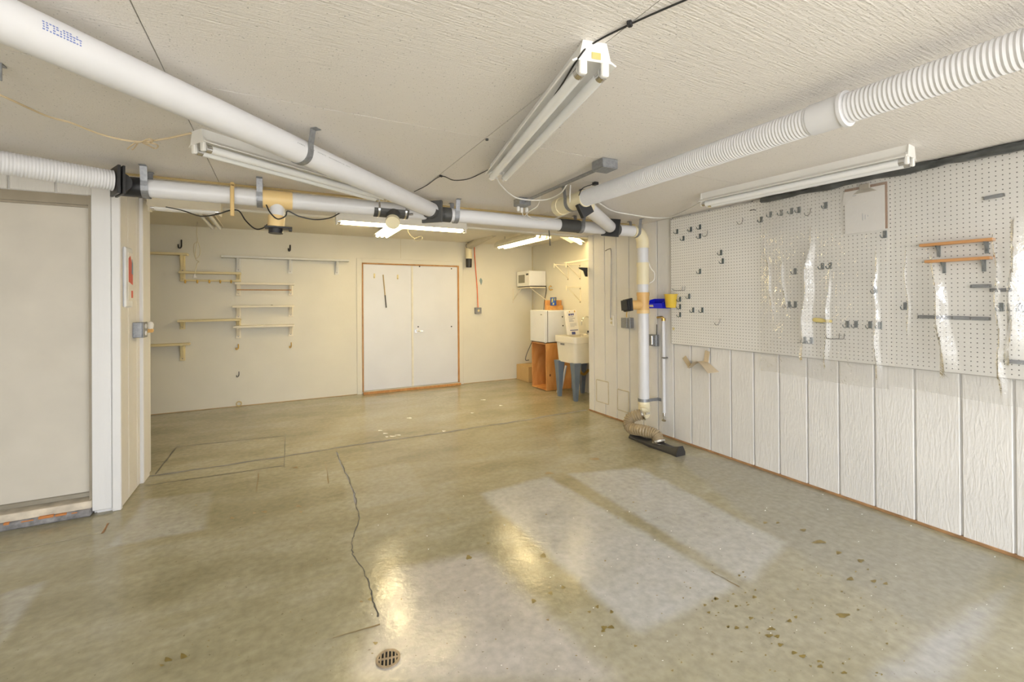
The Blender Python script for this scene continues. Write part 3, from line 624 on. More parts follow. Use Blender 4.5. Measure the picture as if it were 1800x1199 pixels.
# right corrugated duct
T = Thing('ribbed_duct', 'ribbed white duct along the ceiling on the right with a smooth collar', 'duct', (1.83, 1.0, 2.04))
yc0, yc1 = P(1424, 210, z=2.04).y, P(1490, 190, z=2.04).y
T.part('pipe', lambda bm: corr(bm, (1.828, -1.3, 2.04), (1.828, yc1+.01, 2.04), RD, .013), PVC)
T.part('pipe', lambda bm: corr(bm, (1.828, yc0-.01, 2.04), (1.835, 2.42, 2.04), RD, .013), PVC)
T.part('collar', lambda bm: tube(bm, [(1.828, yc1, 2.04), (1.828, yc1+.012, 2.04), (1.828, yc1+.013, 2.04), (1.828, yc0, 2.04)], [RD+.011, RD+.011, RD+.005, RD+.005], 32), PVC)
T.part('print_line', lambda bm: [tube(bm, [(1.828+.036, y, 2.04-.0425), (1.828+.036, y+.03, 2.04-.0425)], .0018, 4) for y in [-.2+.045*i for i in range(56)] if not (yc1-.03 < y < yc0)], mat('ink_blue_grey', (.5, .54, .64), .5))['kind'] = 'stuff'
wy = T.part('wye_fitting', lambda bm: (tube(bm, [(1.835, 2.40, 2.04), (1.835, 2.72, 2.04)], RD+.005, 28), tube(bm, [(1.835, 2.68, 2.04), (1.835, 2.735, 2.04)], RD+.010, 28)), PVCC)
ba, bb = Vector((1.86, 2.50, 2.04)), Vector((2.795, 3.27, 2.035)); bv = (bb-ba).normalized()
T.part('wye_branch', lambda bm: tube(bm, [ba, ba+bv*.20], RD+.006, 28), PVCC, wy)
T.part('branch_pipe', lambda bm: tube(bm, [ba+bv*.18, bb], RD, 28), PVC)
T.part('blast_gate', lambda bm: obox(bm, Vector((1.845, 2.43, 1.975)), (.10, .035, .10), Matrix.Rotation(.25, 3, 'Y') @ Matrix.Rotation(.78, 3, 'Y'), .003), BLK)
strap(T, (1.835, 2.56, 2.04), (0, 1), ZC, RD+.005)
T.part('bracket', lambda bm: (obox(bm, (1.89, 2.37, 2.135), (.03, .03, .02)), tube(bm, smooth([(1.87, 2.37, 2.13), (1.80, 2.39, 2.10), (1.775, 2.4, 2.05)], 4), .003, 6)), BLK)

# ================================================================== LIGHT FIXTURES
def fixture(name, label, a, b, ztop, lit, offs=(-.037, .037), drop=.085, wing=.075, group=None, hood=False, rod=False, mm=ENAMEL):
    a = Vector((a[0], a[1], ztop)); b = Vector((b[0], b[1], ztop)); d = (b-a).normalized(); n = Vector((-d.y, d.x, 0)); L = (b-a).length
    T = Thing(name, label, 'light', (a+b)/2, group)
    pr = [(-.0375, 0), (.0375, 0), (.0375, -.042), (wing, -.064), (wing-.003, -.068), (.03, -.047), (-.03, -.047), (-wing+.003, -.068), (-wing, -.064), (-.0375, -.042)]
    T.part('housing', lambda bm: prism(bm, [a+n*u+Vector((0, 0, z)) for u, z in pr], d*L), mm)
    for p, s in ((a, 1), (b, -1)):
        T.part('end_plate', lambda bm, p=p, s=s: prism(bm, [p+d*(s*.001)+n*u+Vector((0, 0, z)) for u, z in [(-.04, 0), (.04, 0), (.055, -.062), (-.055, -.062)]], d*(-s*.004)), mm)
        for o in offs:
            T.part('socket', lambda bm, p=p, s=s, o=o: obox(bm, p+d*(s*.006)+n*o+Vector((0, 0, -.07)), (.016, .026, .062), frame_from(d), .004), mm)
    for o in offs:
        p0, p1 = a+d*.016+n*o+Vector((0, 0, -drop)), b-d*.016+n*o+Vector((0, 0, -drop))
        tb = T.part('tube', lambda bm, p0=p0, p1=p1: tube(bm, [p0, p1], .0185, 16), TUBEON if lit else TUBEOFF)
        for p, s in ((p0, 1), (p1, -1)): T.part('tube_cap', lambda bm, p=p, s=s: tube(bm, [p-d*(s*.002), p+d*(s*.022)], .0192, 16), CHROME, tb)
    return T
f2 = fixture('strip_light', 'unlit two tube strip light in the middle of the ceiling', (.866, 1.085), (1.13, 2.31), ZC, False)
f2.part('sticker', lambda bm: obox(bm, (.868, 1.0795, ZC-.045), (.03, .002, .02), frame_from((.977, -.21, 0))), mat('yellow_sticker', (.62, .52, .2), .5))
fixture('strip_light', 'unlit two tube strip light behind the diagonal pipe', (-.325, 2.475), (.645, 3.125), ZC, False)
fixture('strip_light', 'unlit strip light against the ceiling above the pegboard', (2.92, 1.068), (2.84, 2.27), ZC, False)
fixture('strip_light', 'lit strip light below the ceiling just before the opening', (.462, 4.24), (1.70, 4.24), ZC, True, (-.02, .022), drop=.073, wing=.048)
fixture('strip_light', 'lit three tube light in the back room pointing at the double doors', (1.22, 4.80), (1.22, 6.02), ZB-.01, True, (-.06, 0, .06), wing=.10)
fixture('strip_light', 'short unlit strip light beside the white post at the opening', (-.86, 4.24), (-.40, 4.24), ZC, False, (-.02, .022), drop=.07, wing=.048, mm=SHELFW)
fixture('strip_light', 'unlit pair of tubes on the back room ceiling over the shelves', (-.64, 5.05), (-.64, 6.25), ZB, False, mm=SHELFW)
T = fixture('shop_light', 'lit hooded light hanging in the back room near the corner duct', (3.0, 4.80), (2.99, 6.02), ZB-.07, True, (-.05, .05), wing=.12, mm=SHELFW)
def hood_(bm):
    cc = [(.115*math.cos(t), .115*math.sin(t)) for t in [math.pi*i/12 for i in range(13)]]; ci = [(u*.97, v*.97) for u, v in reversed(cc)]
    prism(bm, [(2.995+u, 4.80, ZB-.165+v) for u, v in cc+ci], (-.008, 1.22, 0))
T.part('hood', hood_, mat('hood_cream', (.70, .66, .55), .5))
T.part('hanger_chain', lambda bm: [tube(bm, [(3.0, y, ZB), (3.0, y, ZB-.08)], .004, 6) for y in (5.0, 5.9)], WIRE)
T = fixture('shop_light', 'lit light slanting across the back room behind the wall corner', (3.05, 4.52), (3.90, 5.30), ZB-.05, True, (-.045,), wing=.11, mm=SHELFW)
T.part('hanger_chain', lambda bm: [tube(bm, [(3.05+t*.85, 4.52+t*.78, ZB), (3.05+t*.85, 4.52+t*.78, ZB-.06)], .004, 6) for t in (.15, .85)], WIRE)

# ================================================================== CABLES AND CEILING ITEMS
def cable(name, label, pts, r, m, cat='cable', k=6, group=None, seg=6):
    q = smooth(pts, k); b = min(q, key=lambda v: v.z)
    return single(name, label, cat, lambda bm: tube(bm, q, r, seg), m, b, group)
zc = ZC-.006
cable('ceiling_cable', 'thin black cable clipped across the ceiling past the middle strip light', [P(1330, -50, z=zc), P(1205, 0, z=zc), P(1107, 43, z=zc), P(1040, 78, z=zc-.002), P(1018, 100, z=zc-.05), P(988, 148, z=zc-.07), P(962, 186, z=zc-.07), P(930, 232, z=zc-.07), P(900, 268, z=zc-.066), P(878, 288, z=zc-.04), P(855, 300, z=zc), P(825, 314, z=zc), P(798, 317, z=zc), P(775, 310, z=zc), P(750, 326, z=zc), P(728, 337, z=zc)], .0028, CABB)
for px, py, l in ((1107, 43, 'black clip holding the cable near the front of the ceiling'), (775, 310, 'black clip holding the cable near the diagonal pipe')):
    q = P(px, py, z=ZC-.008); single('cable_clip', l, 'clip', lambda bm, q=q: obox(bm, (q.x, q.y, ZC-.006), (.022, .014, .013), Matrix.Rotation(.6, 3, 'Z'), .003), BLK, (q.x, q.y, ZC-.012), 'cable clips on the ceiling')
q = P(856, 244, z=ZC); single('screw_plug', 'small dark plug at the ceiling seam crossing', 'plug', lambda bm: tube(bm, [(q.x, q.y, ZC), (q.x, q.y, ZC-.008)], .008, 8), DGR, (q.x, q.y, ZC-.008))
zk = 2.11
kn = P(255, 250, z=zk-.02)
T = Thing('tied_cord', 'tan cord knotted in a bow below the ceiling at the left', 'cord', kn)
T.part('cord', lambda bm: tube(bm, smooth([P(-60, 145, z=ZC-.004), P(0, 167, z=zk), P(80, 203, z=zk), P(125, 216, z=zk), P(180, 237, z=zk-.01), P(240, 249, z=zk-.02), P(290, 244, z=zk-.01), P(336, 234, z=zk)], 6), .0042, 6), CABC)
T.part('bow', lambda bm: [tube(bm, smooth([P(x, y, z=zk-.022) for x, y in c], 5), .003, 6) for c in ([(240, 250), (228, 258), (224, 262)], [(243, 251), (236, 260), (232, 263)], [(248, 250), (262, 244), (269, 247), (262, 252), (250, 251)], [(250, 251), (270, 252), (278, 257), (272, 261), (262, 256), (252, 252)], [(236, 252), (256, 249), (264, 251)])], CABC)
# conduit with two boxes
ca, cb = P(1063, 292, z=ZC-.03), P(918, 356, z=ZC-.03)
T = Thing('conduit_box', 'galvanised junction box on the ceiling beside the ribbed duct', 'junction box', (ca.x, ca.y, ZC-.05))
rz = math.atan2(cb.y-ca.y, cb.x-ca.x)
T.part('box', lambda bm: obox(bm, (ca.x, ca.y, ZC-.026), (.105, .105, .050), Matrix.Rotation(rz, 3, 'Z'), .003), GALV)
T.part('cover', lambda bm: obox(bm, (ca.x, ca.y, ZC-.0525), (.102, .102, .003), Matrix.Rotation(rz, 3, 'Z')), GALV)
T.part('conduit', lambda bm: tube(bm, [(ca.x, ca.y, ZC-.03), (cb.x, cb.y, ZC-.03)], .011, 12), GALV)
T = Thing('outlet_box', 'galvanised ceiling outlet box with three white plugs', 'outlet', (cb.x, cb.y, ZC-.06))
T.part('box', lambda bm: obox(bm, (cb.x, cb.y, ZC-.030), (.105, .10, .056), Matrix.Rotation(rz, 3, 'Z'), .003), GALV)
pl = [P(x, y, z=ZC-.085) for x, y in ((911, 369), (917, 371), (926, 371))]
for q in pl: T.part('plug', lambda bm, q=q: obox(bm, (q.x, q.y, ZC-.078), (.022, .022, .04), None, .005), CABW)
cable('white_cord', 'white cord looping from the middle strip light to the ceiling outlet', [P(873, 313, z=ZC-.08), P(880, 325, z=ZC-.05), P(895, 340, z=ZC-.04), P(912, 349, z=ZC-.045), P(940, 352, z=ZC-.045), P(965, 350, z=ZC-.045), P(985, 340, z=ZC-.05), P(993, 330, z=ZC-.045), P(998, 321, z=ZC-.02)], .005, CABW)
cable('white_cord', 'short white cord hanging beside the cream duct fitting', [P(1003, 326, z=ZC-.01), P(1002, 340, z=ZC-.07), P(1002, 356, z=ZC-.12), P(1003, 366, z=ZC-.15)], .0042, CABW)
cable('white_cord', 'white cord drooping from a ceiling plug over the conduit', [pl[1], P(921, 380, z=ZC-.11), P(930, 372, z=ZC-.10), P(945, 362, z=ZC-.07), P(950, 345, z=ZC-.02), P(952, 341, z=ZC-.01)], .0035, CABW)
cable('white_cord', 'white cord sagging from a ceiling plug towards the cream fitting', [pl[2], P(930, 381, z=ZC-.12), P(955, 387, z=ZC-.10), P(982, 382, z=ZC-.06), P(1000, 374, z=ZC-.05), P(1020, 366, z=ZC-.02)], .0042, CABW)
cable('white_cord', 'white cord running along the ceiling to the light above the pegboard', [P(1053, 357, z=ZC-.03), P(1078, 371, z=ZC-.012), P(1120, 379, z=ZC-.008), P(1150, 383, z=ZC-.008), P(1178, 382, z=ZC-.010), P(1205, 370, z=ZC-.02), P(1234, 355, z=ZC-.05)], .0058, CABW)
cable('conduit_line', 'thin cream line fixed to the ceiling behind the cross pipe', [(-.83, 3.46, ZC-.012), (.4, 3.47, ZC-.012), (1.6, 3.49, ZC-.012), (2.6, 3.49, ZC-.012), (3.30, 3.49, ZC-.012)], .008, mat('tan_line', (.55, .42, .20), .5), 'pipe', 2)
# black cords slung below the cross pipe
yk = YX+.06
cable('black_cord', 'black cord drooping below the left of the cross pipe', [P(283, 362, y=4.3), P(320, 370, y=3.9), P(352, 380, y=3.6), P(380, 377, y=3.45), P(404, 370, y=YX+.08), P(420, 371, y=yk), P(432, 388, y=yk), P(448, 402, y=yk), P(462, 401, y=yk), P(474, 391, y=yk)], .0045, CABB)
cable('black_cord', 'black cord looped below the tan tee fitting', [P(468, 360, y=YX-.06), P(475, 374, y=YX-.07), P(488, 385, y=YX-.07), P(502, 380, y=YX-.07), P(506, 371, y=YX-.07), P(525, 380, y=YX-.06), P(553, 386, y=YX-.05), P(580, 383, y=YX), P(600, 373, y=YX+.05)], .0042, CABB)
q = P(410, 356, y=YX-RD-.01)
single('wooden_hook', 'tan wooden hook hung over the cross pipe', 'hook', lambda bm: (obox(bm, (xx(410), YX-RD-.014, ZX-.045), (.022, .012, .19), None, .004), obox(bm, (xx(410), YX-.02, ZX+RD+.012), (.022, .10, .012), None, .004)), mat('pale_wood', (.66, .46, .19), .6, var=.1), (xx(410), YX-.07, ZX-.14))
q = P(0, 110, z=ZC)
single('ceiling_bracket', 'grey metal bracket on the ceiling at the left edge', 'bracket', lambda bm: (obox(bm, (q.x-.02, q.y, ZC-.03), (.05, .004, .06), None, .001), obox(bm, (q.x-.02, q.y+.015, ZC-.003), (.05, .03, .005))), GALV, (q.x-.02, q.y, ZC-.06))

# ================================================================== LEFT WALL ITEMS
T = Thing('wall_poster', 'clear plastic sleeve with red and blue card on the narrow wall', 'poster', (XL+.01, 3.91, 1.32))
T.part('sleeve', lambda bm: box(bm, XL, XL+.018, 3.835, 3.995, 1.325, 1.735, .008), ACR)
T.part('card', lambda bm: box(bm, XL+.017, XL+.0195, 3.885, 3.99, 1.37, 1.70, .0005), PAPER)
T.part('red_shape', lambda bm: (prism(bm, [(XL+.0195, 3.89, 1.50), (XL+.0195, 3.985, 1.48), (XL+.0195, 3.985, 1.60), (XL+.0195, 3.93, 1.68), (XL+.0195, 3.89, 1.66)], (.001, 0, 0)), box(bm, XL+.0195, XL+.0205, 3.95, 3.988, 1.39, 1.44)), RED)
T.part('blue_shape', lambda bm: prism(bm, [(XL+.0206, 3.955, 1.56), (XL+.0206, 3.985, 1.55), (XL+.0206, 3.985, 1.63), (XL+.0206, 3.965, 1.66)], (.001, 0, 0)), mat('blue_grey_print', (.12, .25, .38), .4))
q0 = P(233, 579, x=XL+.02)
T = Thing('wall_outlet', 'galvanised double outlet box on the narrow wall', 'outlet', (XL+.02, q0.y+.09, 1.10))
T.part('box', lambda bm: box(bm, XL, XL+.055, 4.06, 4.17, 1.105, 1.215, .003), GALV)
T.part('face_plate', lambda bm: box(bm, XL+.055, XL+.062, 4.058, 4.172, 1.103, 1.217, .002), GALV)
for z in (1.135, 1.185): T.part('socket', lambda bm, z=z: tube(bm, [(XL+.06, 4.115, z), (XL+.068, 4.115, z)], .017, 14), PAPER)
qn = P(260, 565, x=XL+.06)
T = Thing('night_light', 'small plug-in night light with orange base on the white post', 'light', (XL+.05, 4.355, 1.12))
T.part('base', lambda bm: box(bm, XL+.022, XL+.06, 4.335, 4.375, 1.125, 1.155, .006), mat('amber_base', (.75, .45, .16), .4))
T.part('bulb', lambda bm: tube(bm, [(XL+.042, 4.355, 1.15), (XL+.042, 4.355, 1.17), (XL+.042, 4.355, 1.19), (XL+.042, 4.355, 1.205), (XL+.042, 4.355, 1.212)], [.015, .02, .021, .015, .004], 14), mat('bulb_white', (.85, .83, .78), .2))

# ================================================================== SHELVES ON THE BACK WALL
def bz_(px, py): return P(px, py, y=YB-.01)
def shelf(name, label, x0, y0_, x1, y1_, brs, m, dep=.13, th=.026, bm_=None, cut=None):
    a, b = bz_(x0, y0_), bz_(x1, y1_); 
    if cut is not None: a = Vector((cut, a.y, a.z))
    T = Thing(name, label, 'shelf', ((a.x+b.x)/2, YB-.06, min(a.z, b.z)-.1), 'shelves on the far wall')
    zc_ = (a.z+b.z)/2
    T.part('board', lambda bm: box(bm, min(a.x, b.x), max(a.x, b.x), YB-dep, YB, zc_-th/2, zc_+th/2, .002), m)
    for px, p0, p1 in brs:
        u = bz_(px, p1)
        br = T.part('bracket', lambda bm, u=u: (box(bm, u.x-.028, u.x+.028, YB-.016, YB, u.z, zc_-th/2, .002), prism(bm, [(u.x-.014, YB-.012, zc_-th/2), (u.x-.014, YB-dep*.8, zc_-th/2), (u.x-.014, YB-.012, u.z+.02)], (.028, 0, 0))), bm_ or m)
        T.part('screw', lambda bm, u=u: tube(bm, [(u.x, YB-.013, u.z+.025), (u.x, YB-.018, u.z+.025)], .007, 8), WIRE, br)
    return T, zc_
shelf('wall_shelf', 'yellowed shelf cut off by the white post, highest at the left', 265, 447, 332, 447, [(321, 450, 479)], SHELFC, cut=-1.75)
T, z_ = shelf('peg_shelf', 'yellowed shelf with a rail of five gold pegs', 317, 480, 424, 481, [(321, 483, 494), (419, 483, 494)], SHELFC)
ra, rb = bz_(317, 493), bz_(424, 494)
T.part('peg_rail', lambda bm: box(bm, ra.x, rb.x, YB-.03, YB-.008, (ra.z+rb.z)/2-.012, (ra.z+rb.z)/2+.012, .003), SHELFC)
for px in (327, 348, 369, 388, 407):
    u = bz_(px, 494); T.part('peg', lambda bm, u=u: tube(bm, smooth([(u.x, YB-.02, u.z+.005), (u.x, YB-.05, u.z-.02), (u.x, YB-.075, u.z-.022), (u.x, YB-.08, u.z+.012)], 4), .008, 8), GOLDP)
shelf('wall_shelf', 'long thin grey shelf on three brackets, highest towards the double doors', 390, 452, 612, 459, [(419, 455, 478), (510, 456, 481), (592, 460, 483)], LTGREY)
T, z_ = shelf('wall_shelf', 'short pale shelf with a brown rod below it', 414, 499, 517, 500, [(419, 503, 520), (511, 503, 520)], SHELFW)
u, v = bz_(417, 510), bz_(512, 510)
T.part('rod', lambda bm: tube(bm, [(u.x, YB-.07, (u.z+v.z)/2), (v.x, YB-.07, (u.z+v.z)/2)], .006, 8), BROWNW)
T, z_ = shelf('wall_shelf', 'short pale shelf in the middle of the right stack', 410, 539, 517, 538, [(419, 541, 560), (511, 541, 557)], SHELFW)
shelf('wall_shelf', 'short pale shelf lowest of the right stack', 411, 575, 517, 571, [(419, 578, 595), (511, 575, 591)], SHELFW)
shelf('wall_shelf', 'yellowed shelf left of the lower right stack', 315, 565, 424, 561, [(321, 568, 579), (419, 565, 575)], SHELFC)
shelf('wall_shelf', 'yellowed shelf cut off by the white post, lowest at the left', 267, 607, 335, 604, [(321, 608, 634)], SHELFC, cut=-1.75)
q = bz_(478, 535); single('small_stone', 'small dark scrap lying on the middle pale shelf', 'scrap', lambda bm: tube(bm, [(q.x, YB-.09, z_+.0085), (q.x, YB-.09, z_+.014), (q.x, YB-.09, z_+.02)], [.02, .016, .006], 10), mat('scrap_brown', (.22, .17, .1), .7), (q.x, YB-.09, z_+.0085))
def jhook(name, label, px, py, s, m, r=.005, double=False):
    u = bz_(px, py)
    def f(bm):
        tube(bm, smooth([(u.x, YB, u.z+.5*s), (u.x, YB-.012, u.z+.5*s), (u.x, YB-.014, u.z-.2*s), (u.x-.01, YB-.03, u.z-.45*s), (u.x-.02, YB-.07, u.z-.42*s), (u.x-.022, YB-.08, u.z-.05*s)], 4), r, 8)
    return single(name, label, 'hook', f, m, (u.x, YB-.02, u.z-.5*s))
jhook('wall_hook', 'large black hook above the left shelves', 319, 430, .10, BLK, .008)
jhook('wall_hook', 'black hook above the long grey shelf', 510, 437, .08, BLK, .009)
jhook('wall_hook', 'gold hook below the left bracket of the right shelf stack', 419, 610, .06, GOLDP, .007)
jhook('wall_hook', 'gold hook below the right bracket of the right shelf stack', 512, 607, .065, GOLDP, .006)
jhook('wall_hook', 'small black hook low on the wall under the shelves', 420, 658, .06, BLK, .004)
u = bz_(420, 713)
single('wall_ring', 'small tan fitting at the foot of the far wall', 'fitting', lambda bm: ring_plate(bm, (u.x, YB-.012, .035), (0, 1, 0), .022, .034, .02, 16), mat('old_tan', (.60, .47, .22), .6), (u.x, YB-.012, .001))
q = P(347, 400, y=6.18)
T = Thing('pull_cord', 'looped pull cord hanging from the unlit back room light', 'cord', (q.x, q.y, P(342, 488, y=6.18).z))
yq = 6.18
T.part('cord', lambda bm: tube(bm, smooth([(q.x, yq, ZB-.03), P(346, 410, y=yq), P(347, 424, y=yq), P(341, 430, y=yq), P(341, 445, y=yq), P(345, 454, y=yq), P(351, 448, y=yq), P(351, 434, y=yq), P(347, 425, y=yq-.01), P(344, 440, y=yq-.01), P(344, 455, y=yq), P(350, 460, y=yq), P(347, 463, y=yq), P(344, 475, y=yq), P(342, 484, y=yq)], 5), .004, 6), CABY)
e = P(342, 485, y=yq); T.part('bell', lambda bm: tube(bm, [e+Vector((0, 0, .02)), e, e-Vector((0, 0, .02))], [.006, .012, .02], 12), PAPER)
# stick hanging on door leaf
a, b_ = P(673.5, 483, y=YB-.03), P(679, 541, y=YB-.03); mid = a.lerp(b_, .62)
T = Thing('hanging_stick', 'thin stick with dark lower end leaning on the left door', 'stick', b_)
T.part('handle', lambda bm: tube(bm, [a, mid], .008, 8), mat('tan_stick', (.50, .38, .2), .6)); T.part('dark_end', lambda bm: tube(bm, [mid, b_], .009, 8), DGR)

# ================================================================== BACK ROOM RIGHT OF THE DOORS
u = P(840, 546, y=YB-.02)
T = Thing('switch_box', 'small galvanised box on the far wall below an orange cord', 'outlet', (u.x, YB-.03, u.z-.06))
T.part('box', lambda bm: box(bm, u.x-.055, u.x+.055, YB-.05, YB, u.z-.05, u.z+.05, .004), GALV); T.part('socket', lambda bm: tube(bm, [(u.x, YB-.05, u.z), (u.x, YB-.055, u.z)], .02, 12), mat('yellowed_plastic', (.74, .64, .36), .4))
cable('orange_cord', 'orange cord hanging down the far wall to the small box', [P(868, 402, y=6.2), P(852, 408, y=6.4), P(838, 416, y=YB-.08), P(834, 436, y=YB-.03), P(836, 470, y=YB-.02), P(839, 510, y=YB-.02), (u.x, YB-.03, u.z+.04)], .007, ORANGE)
u2 = P(845, 495, y=YB); single('wall_sticker', 'grey blue teardrop shaped patch on the far wall', 'sticker', lambda bm: prism(bm, [(u2.x+x*.03, YB, u2.z+z*.06) for x, z in ((-.2, 1), (.5, .8), (1, .3), (.8, -.4), (.2, -1), (-.3, -.4), (-.8, .3))], (0, -.003, 0)), mat('patch_blue_grey', (.25, .34, .36), .6), (u2.x, YB, u2.z-.06))
da_, db_ = P(868, 410, y=5.9), P(824, 433, y=YB-.10)
T = Thing('corner_duct', 'dull grey duct stub turning down beside the double doors', 'duct', (db_.x, db_.y, P(824, 470, y=YB-.1).z))
T.part('pipe', lambda bm: tube(bm, [da_, db_], .055, 20), mat('grey_duct', (.50, .46, .36), .5))
dz = lambda py: (db_.x, db_.y, P(824, py, y=YB-.1).z)
T.part('clamp', lambda bm: ring_plate(bm, db_.lerp(da_, .02), (da_-db_).normalized(), .05, .061, .015), WIRE)
T.part('sleeve', lambda bm: tube(bm, [dz(428), dz(455)], .052, 20), PVCC); T.part('lower_cap', lambda bm: tube(bm, [dz(454), dz(470)], [.05, .046], 12), BLK)
u = P(770, 416, z=ZB-.05)
cable('coiled_cord', 'loose coil of pale cord hanging from the back room ceiling', [(P(716, 400, y=5.5).x, 5.5, ZB-.002), P(718, 408, y=5.5), P(724, 416, y=5.5), P(731, 419, y=5.5), P(740, 415, y=5.5), P(742, 420, y=5.5), P(734, 424, y=5.5), P(728, 420, y=5.5), P(736, 416, y=5.5)], .004, CABY, 'cord')
cable('rod_drop', 'black rod with a foot hanging from the black coupling', [P(965, 405, y=YX+.02), P(966, 418, y=YX+.02), P(967, 432, y=YX+.02)], .005, BLK, 'rod')
# microwave on a corner shelf
mw_y0 = P(960, 490, x=XR2-.01).y; mw_x0 = P(930.5, 490, y=mw_y0).x; mw_y1 = min(P(908.5, 490, x=mw_x0).y, YB-.02)
mz0, mz1 = P(930.5, 504, y=mw_y0).z, P(930.5, 475.5, y=mw_y0).z
T = Thing('corner_shelf', 'cream corner shelf on brackets below the microwave', 'shelf', (mw_x0+.1, mw_y0+.1, mz0-.2))
T.part('board', lambda bm: box(bm, mw_x0+.01, XR2, mw_y0, YB, mz0-.02, mz0-.001, .002), SHELFW)
T.part('bracket', lambda bm: (tube(bm, [(XR2-.4, YB-.008, mz0-.02), (XR2-.4, YB-.008, mz0-.27)], .008, 6), tube(bm, [(XR2-.4, YB-.01, mz0-.22), (XR2-.4, YB-.30, mz0-.03)], .006, 6)), SHELFW)
T.part('bracket', lambda bm: (tube(bm, [(XR2-.008, YB-.45, mz0-.02), (XR2-.008, YB-.45, mz0-.25)], .008, 6), tube(bm, [(XR2-.01, YB-.45, mz0-.22), (XR2-.30, YB-.45, mz0-.03)], .006, 6)), SHELFW)
T = Thing('microwave', 'white microwave oven on the corner shelf', 'microwave', ((mw_x0+XR2)/2, (mw_y0+mw_y1)/2, mz0))
T.part('body', lambda bm: box(bm, mw_x0+.012, XR2-.012, mw_y0+.004, mw_y1-.004, mz0+.014, mz1, .006), WHITEP)
T.part('base_strip', lambda bm: box(bm, mw_x0+.02, XR2-.014, mw_y0+.006, mw_y1-.006, mz0, mz0+.016), BLK)
LW = mw_y1-mw_y0
dr = T.part('door', lambda bm: box(bm, mw_x0, mw_x0+.014, mw_y0+.10*LW+.03, mw_y1, mz0+.014, mz1, .004), ENAMEL)
T.part('window', lambda bm: box(bm, mw_x0-.002, mw_x0+.004, mw_y0+.36*LW, mw_y1-.06, mz0+.07, mz1-.06, .002), GLASSD, dr)
cp = T.part('control_panel', lambda bm: box(bm, mw_x0, mw_x0+.014, mw_y0+.002, mw_y0+.10*LW+.028, mz0+.014, mz1, .004), ENAMEL)
T.part('display', lambda bm: box(bm, mw_x0-.002, mw_x0+.004, mw_y0+.03, mw_y0+.11, mz1-.075, mz1-.045), DGR, cp)
T.part('button', lambda bm: box(bm, mw_x0-.003, mw_x0+.004, mw_y0+.04, mw_y0+.10, mz0+.09, mz0+.16, .003), PAPER, cp)
cable('power_cord', 'black cord dropping from the microwave to the refrigerator top', [(XR2-.02, mw_y0-.01, mz0+.02), P(960, 512, x=XR2-.02), P(957, 530, x=XR2-.03), P(956, 545, x=XR2-.04)], .006, CABB)
# triangular shelf brackets on the side wall
def tri(label, pxw, pyt, pyb, pxo, extra=None):
    wq = P(pxw, pyt, x=XR2-.006); zb_ = P(pxw, pyb, x=XR2-.006).z; o = P(pxo, pyt, y=wq.y)
    ln = min(max(XR2-o.x, .15), .42)
    T = Thing('shelf_bracket', label, 'bracket', (XR2-.01, wq.y, zb_), 'folding shelf brackets on the side wall')
    T.part('wall_leg', lambda bm: box(bm, XR2-.008, XR2, wq.y-.01, wq.y+.01, zb_-.02, wq.z+.01, .001), SHELFW)
    T.part('arm', lambda bm: (box(bm, XR2-ln, XR2-.004, wq.y-.008, wq.y+.008, wq.z-.006, wq.z+.006, .001), box(bm, XR2-ln, XR2-ln+.012, wq.y-.011, wq.y+.011, wq.z-.05, wq.z+.02, .002)), SHELFW)
    T.part('brace', lambda bm: tube(bm, [(XR2-ln+.03, wq.y, wq.z-.008), (XR2-.006, wq.y, zb_+.01)], .007, 6), SHELFW)
    for z in (wq.z-.02, zb_): T.part('screw', lambda bm, z=z: tube(bm, [(XR2-.008, wq.y, z), (XR2-.014, wq.y, z)], .009, 8), DGR)
    return wq
tri('cream triangular bracket nearest the microwave', 998.5, 466, 491, 973)
tri('cream triangular bracket carrying a rail near the wall corner', 1019.5, 465, 490, 994)
tri('cream triangular bracket lowest on the side wall, above the wooden boards', 1020, 505, 531, 995)
wq = P(1019.5, 465, x=XR2-.006); wq.z += .0065; single('shelf_rail', 'thin cream rail on the upper brackets', 'rail', lambda bm: box(bm, XR2-.25, XR2-.22, wq.y-.55, wq.y+.06, wq.z, wq.z+.022, .002), SHELFW, (XR2-.31, wq.y, wq.z))
u = P(969.5, 506, x=XR2-.02); single('cup_hook', 'gold ring hook on the side wall below the brackets', 'hook', lambda bm: (tube(bm, smooth([(XR2, u.y, u.z-.03), (XR2-.05, u.y, u.z-.035), (XR2-.07, u.y, u.z), (XR2-.045, u.y, u.z+.03), (XR2-.02, u.y, u.z+.02)], 5), .008, 8)), GOLDP, (XR2-.03, u.y, u.z-.04))
# crate, refrigerator
cxF, cy0, cy1, cz1 = 3.535, 5.615, 6.045, .712; cxB = 3.985
T = Thing('wooden_crate', 'orange pine crate standing on end below the small refrigerator', 'crate', ((cxF+cxB)/2, (cy0+cy1)/2, 0))
th = .02
T.part('side_board', lambda bm: box(bm, cxF, cxB, cy0, cy0+th, .004, cz1, .002), PINE); T.part('side_board', lambda bm: box(bm, cxF, cxB, cy1-th, cy1, .004, cz1, .002), PINE)
T.part('top_board', lambda bm: box(bm, cxF, cxB, cy0+th, cy1-th, cz1-th, cz1, .002), PINE); T.part('bottom_board', lambda bm: box(bm, cxF, cxB, cy0+th, cy1-th, .006, .006+th, .002), PINE)
T.part('back_board', lambda bm: box(bm, cxB-.02, cxB, cy0+th, cy1-th, .006+th, cz1-th), PINE)
T.part('foot', lambda bm: [tube(bm, [(x, y, 0), (x, y, .006)], .015, 10) for x in (cxF+.03, cxB-.03) for y in (cy0+.03, cy1-.03)], BLK)
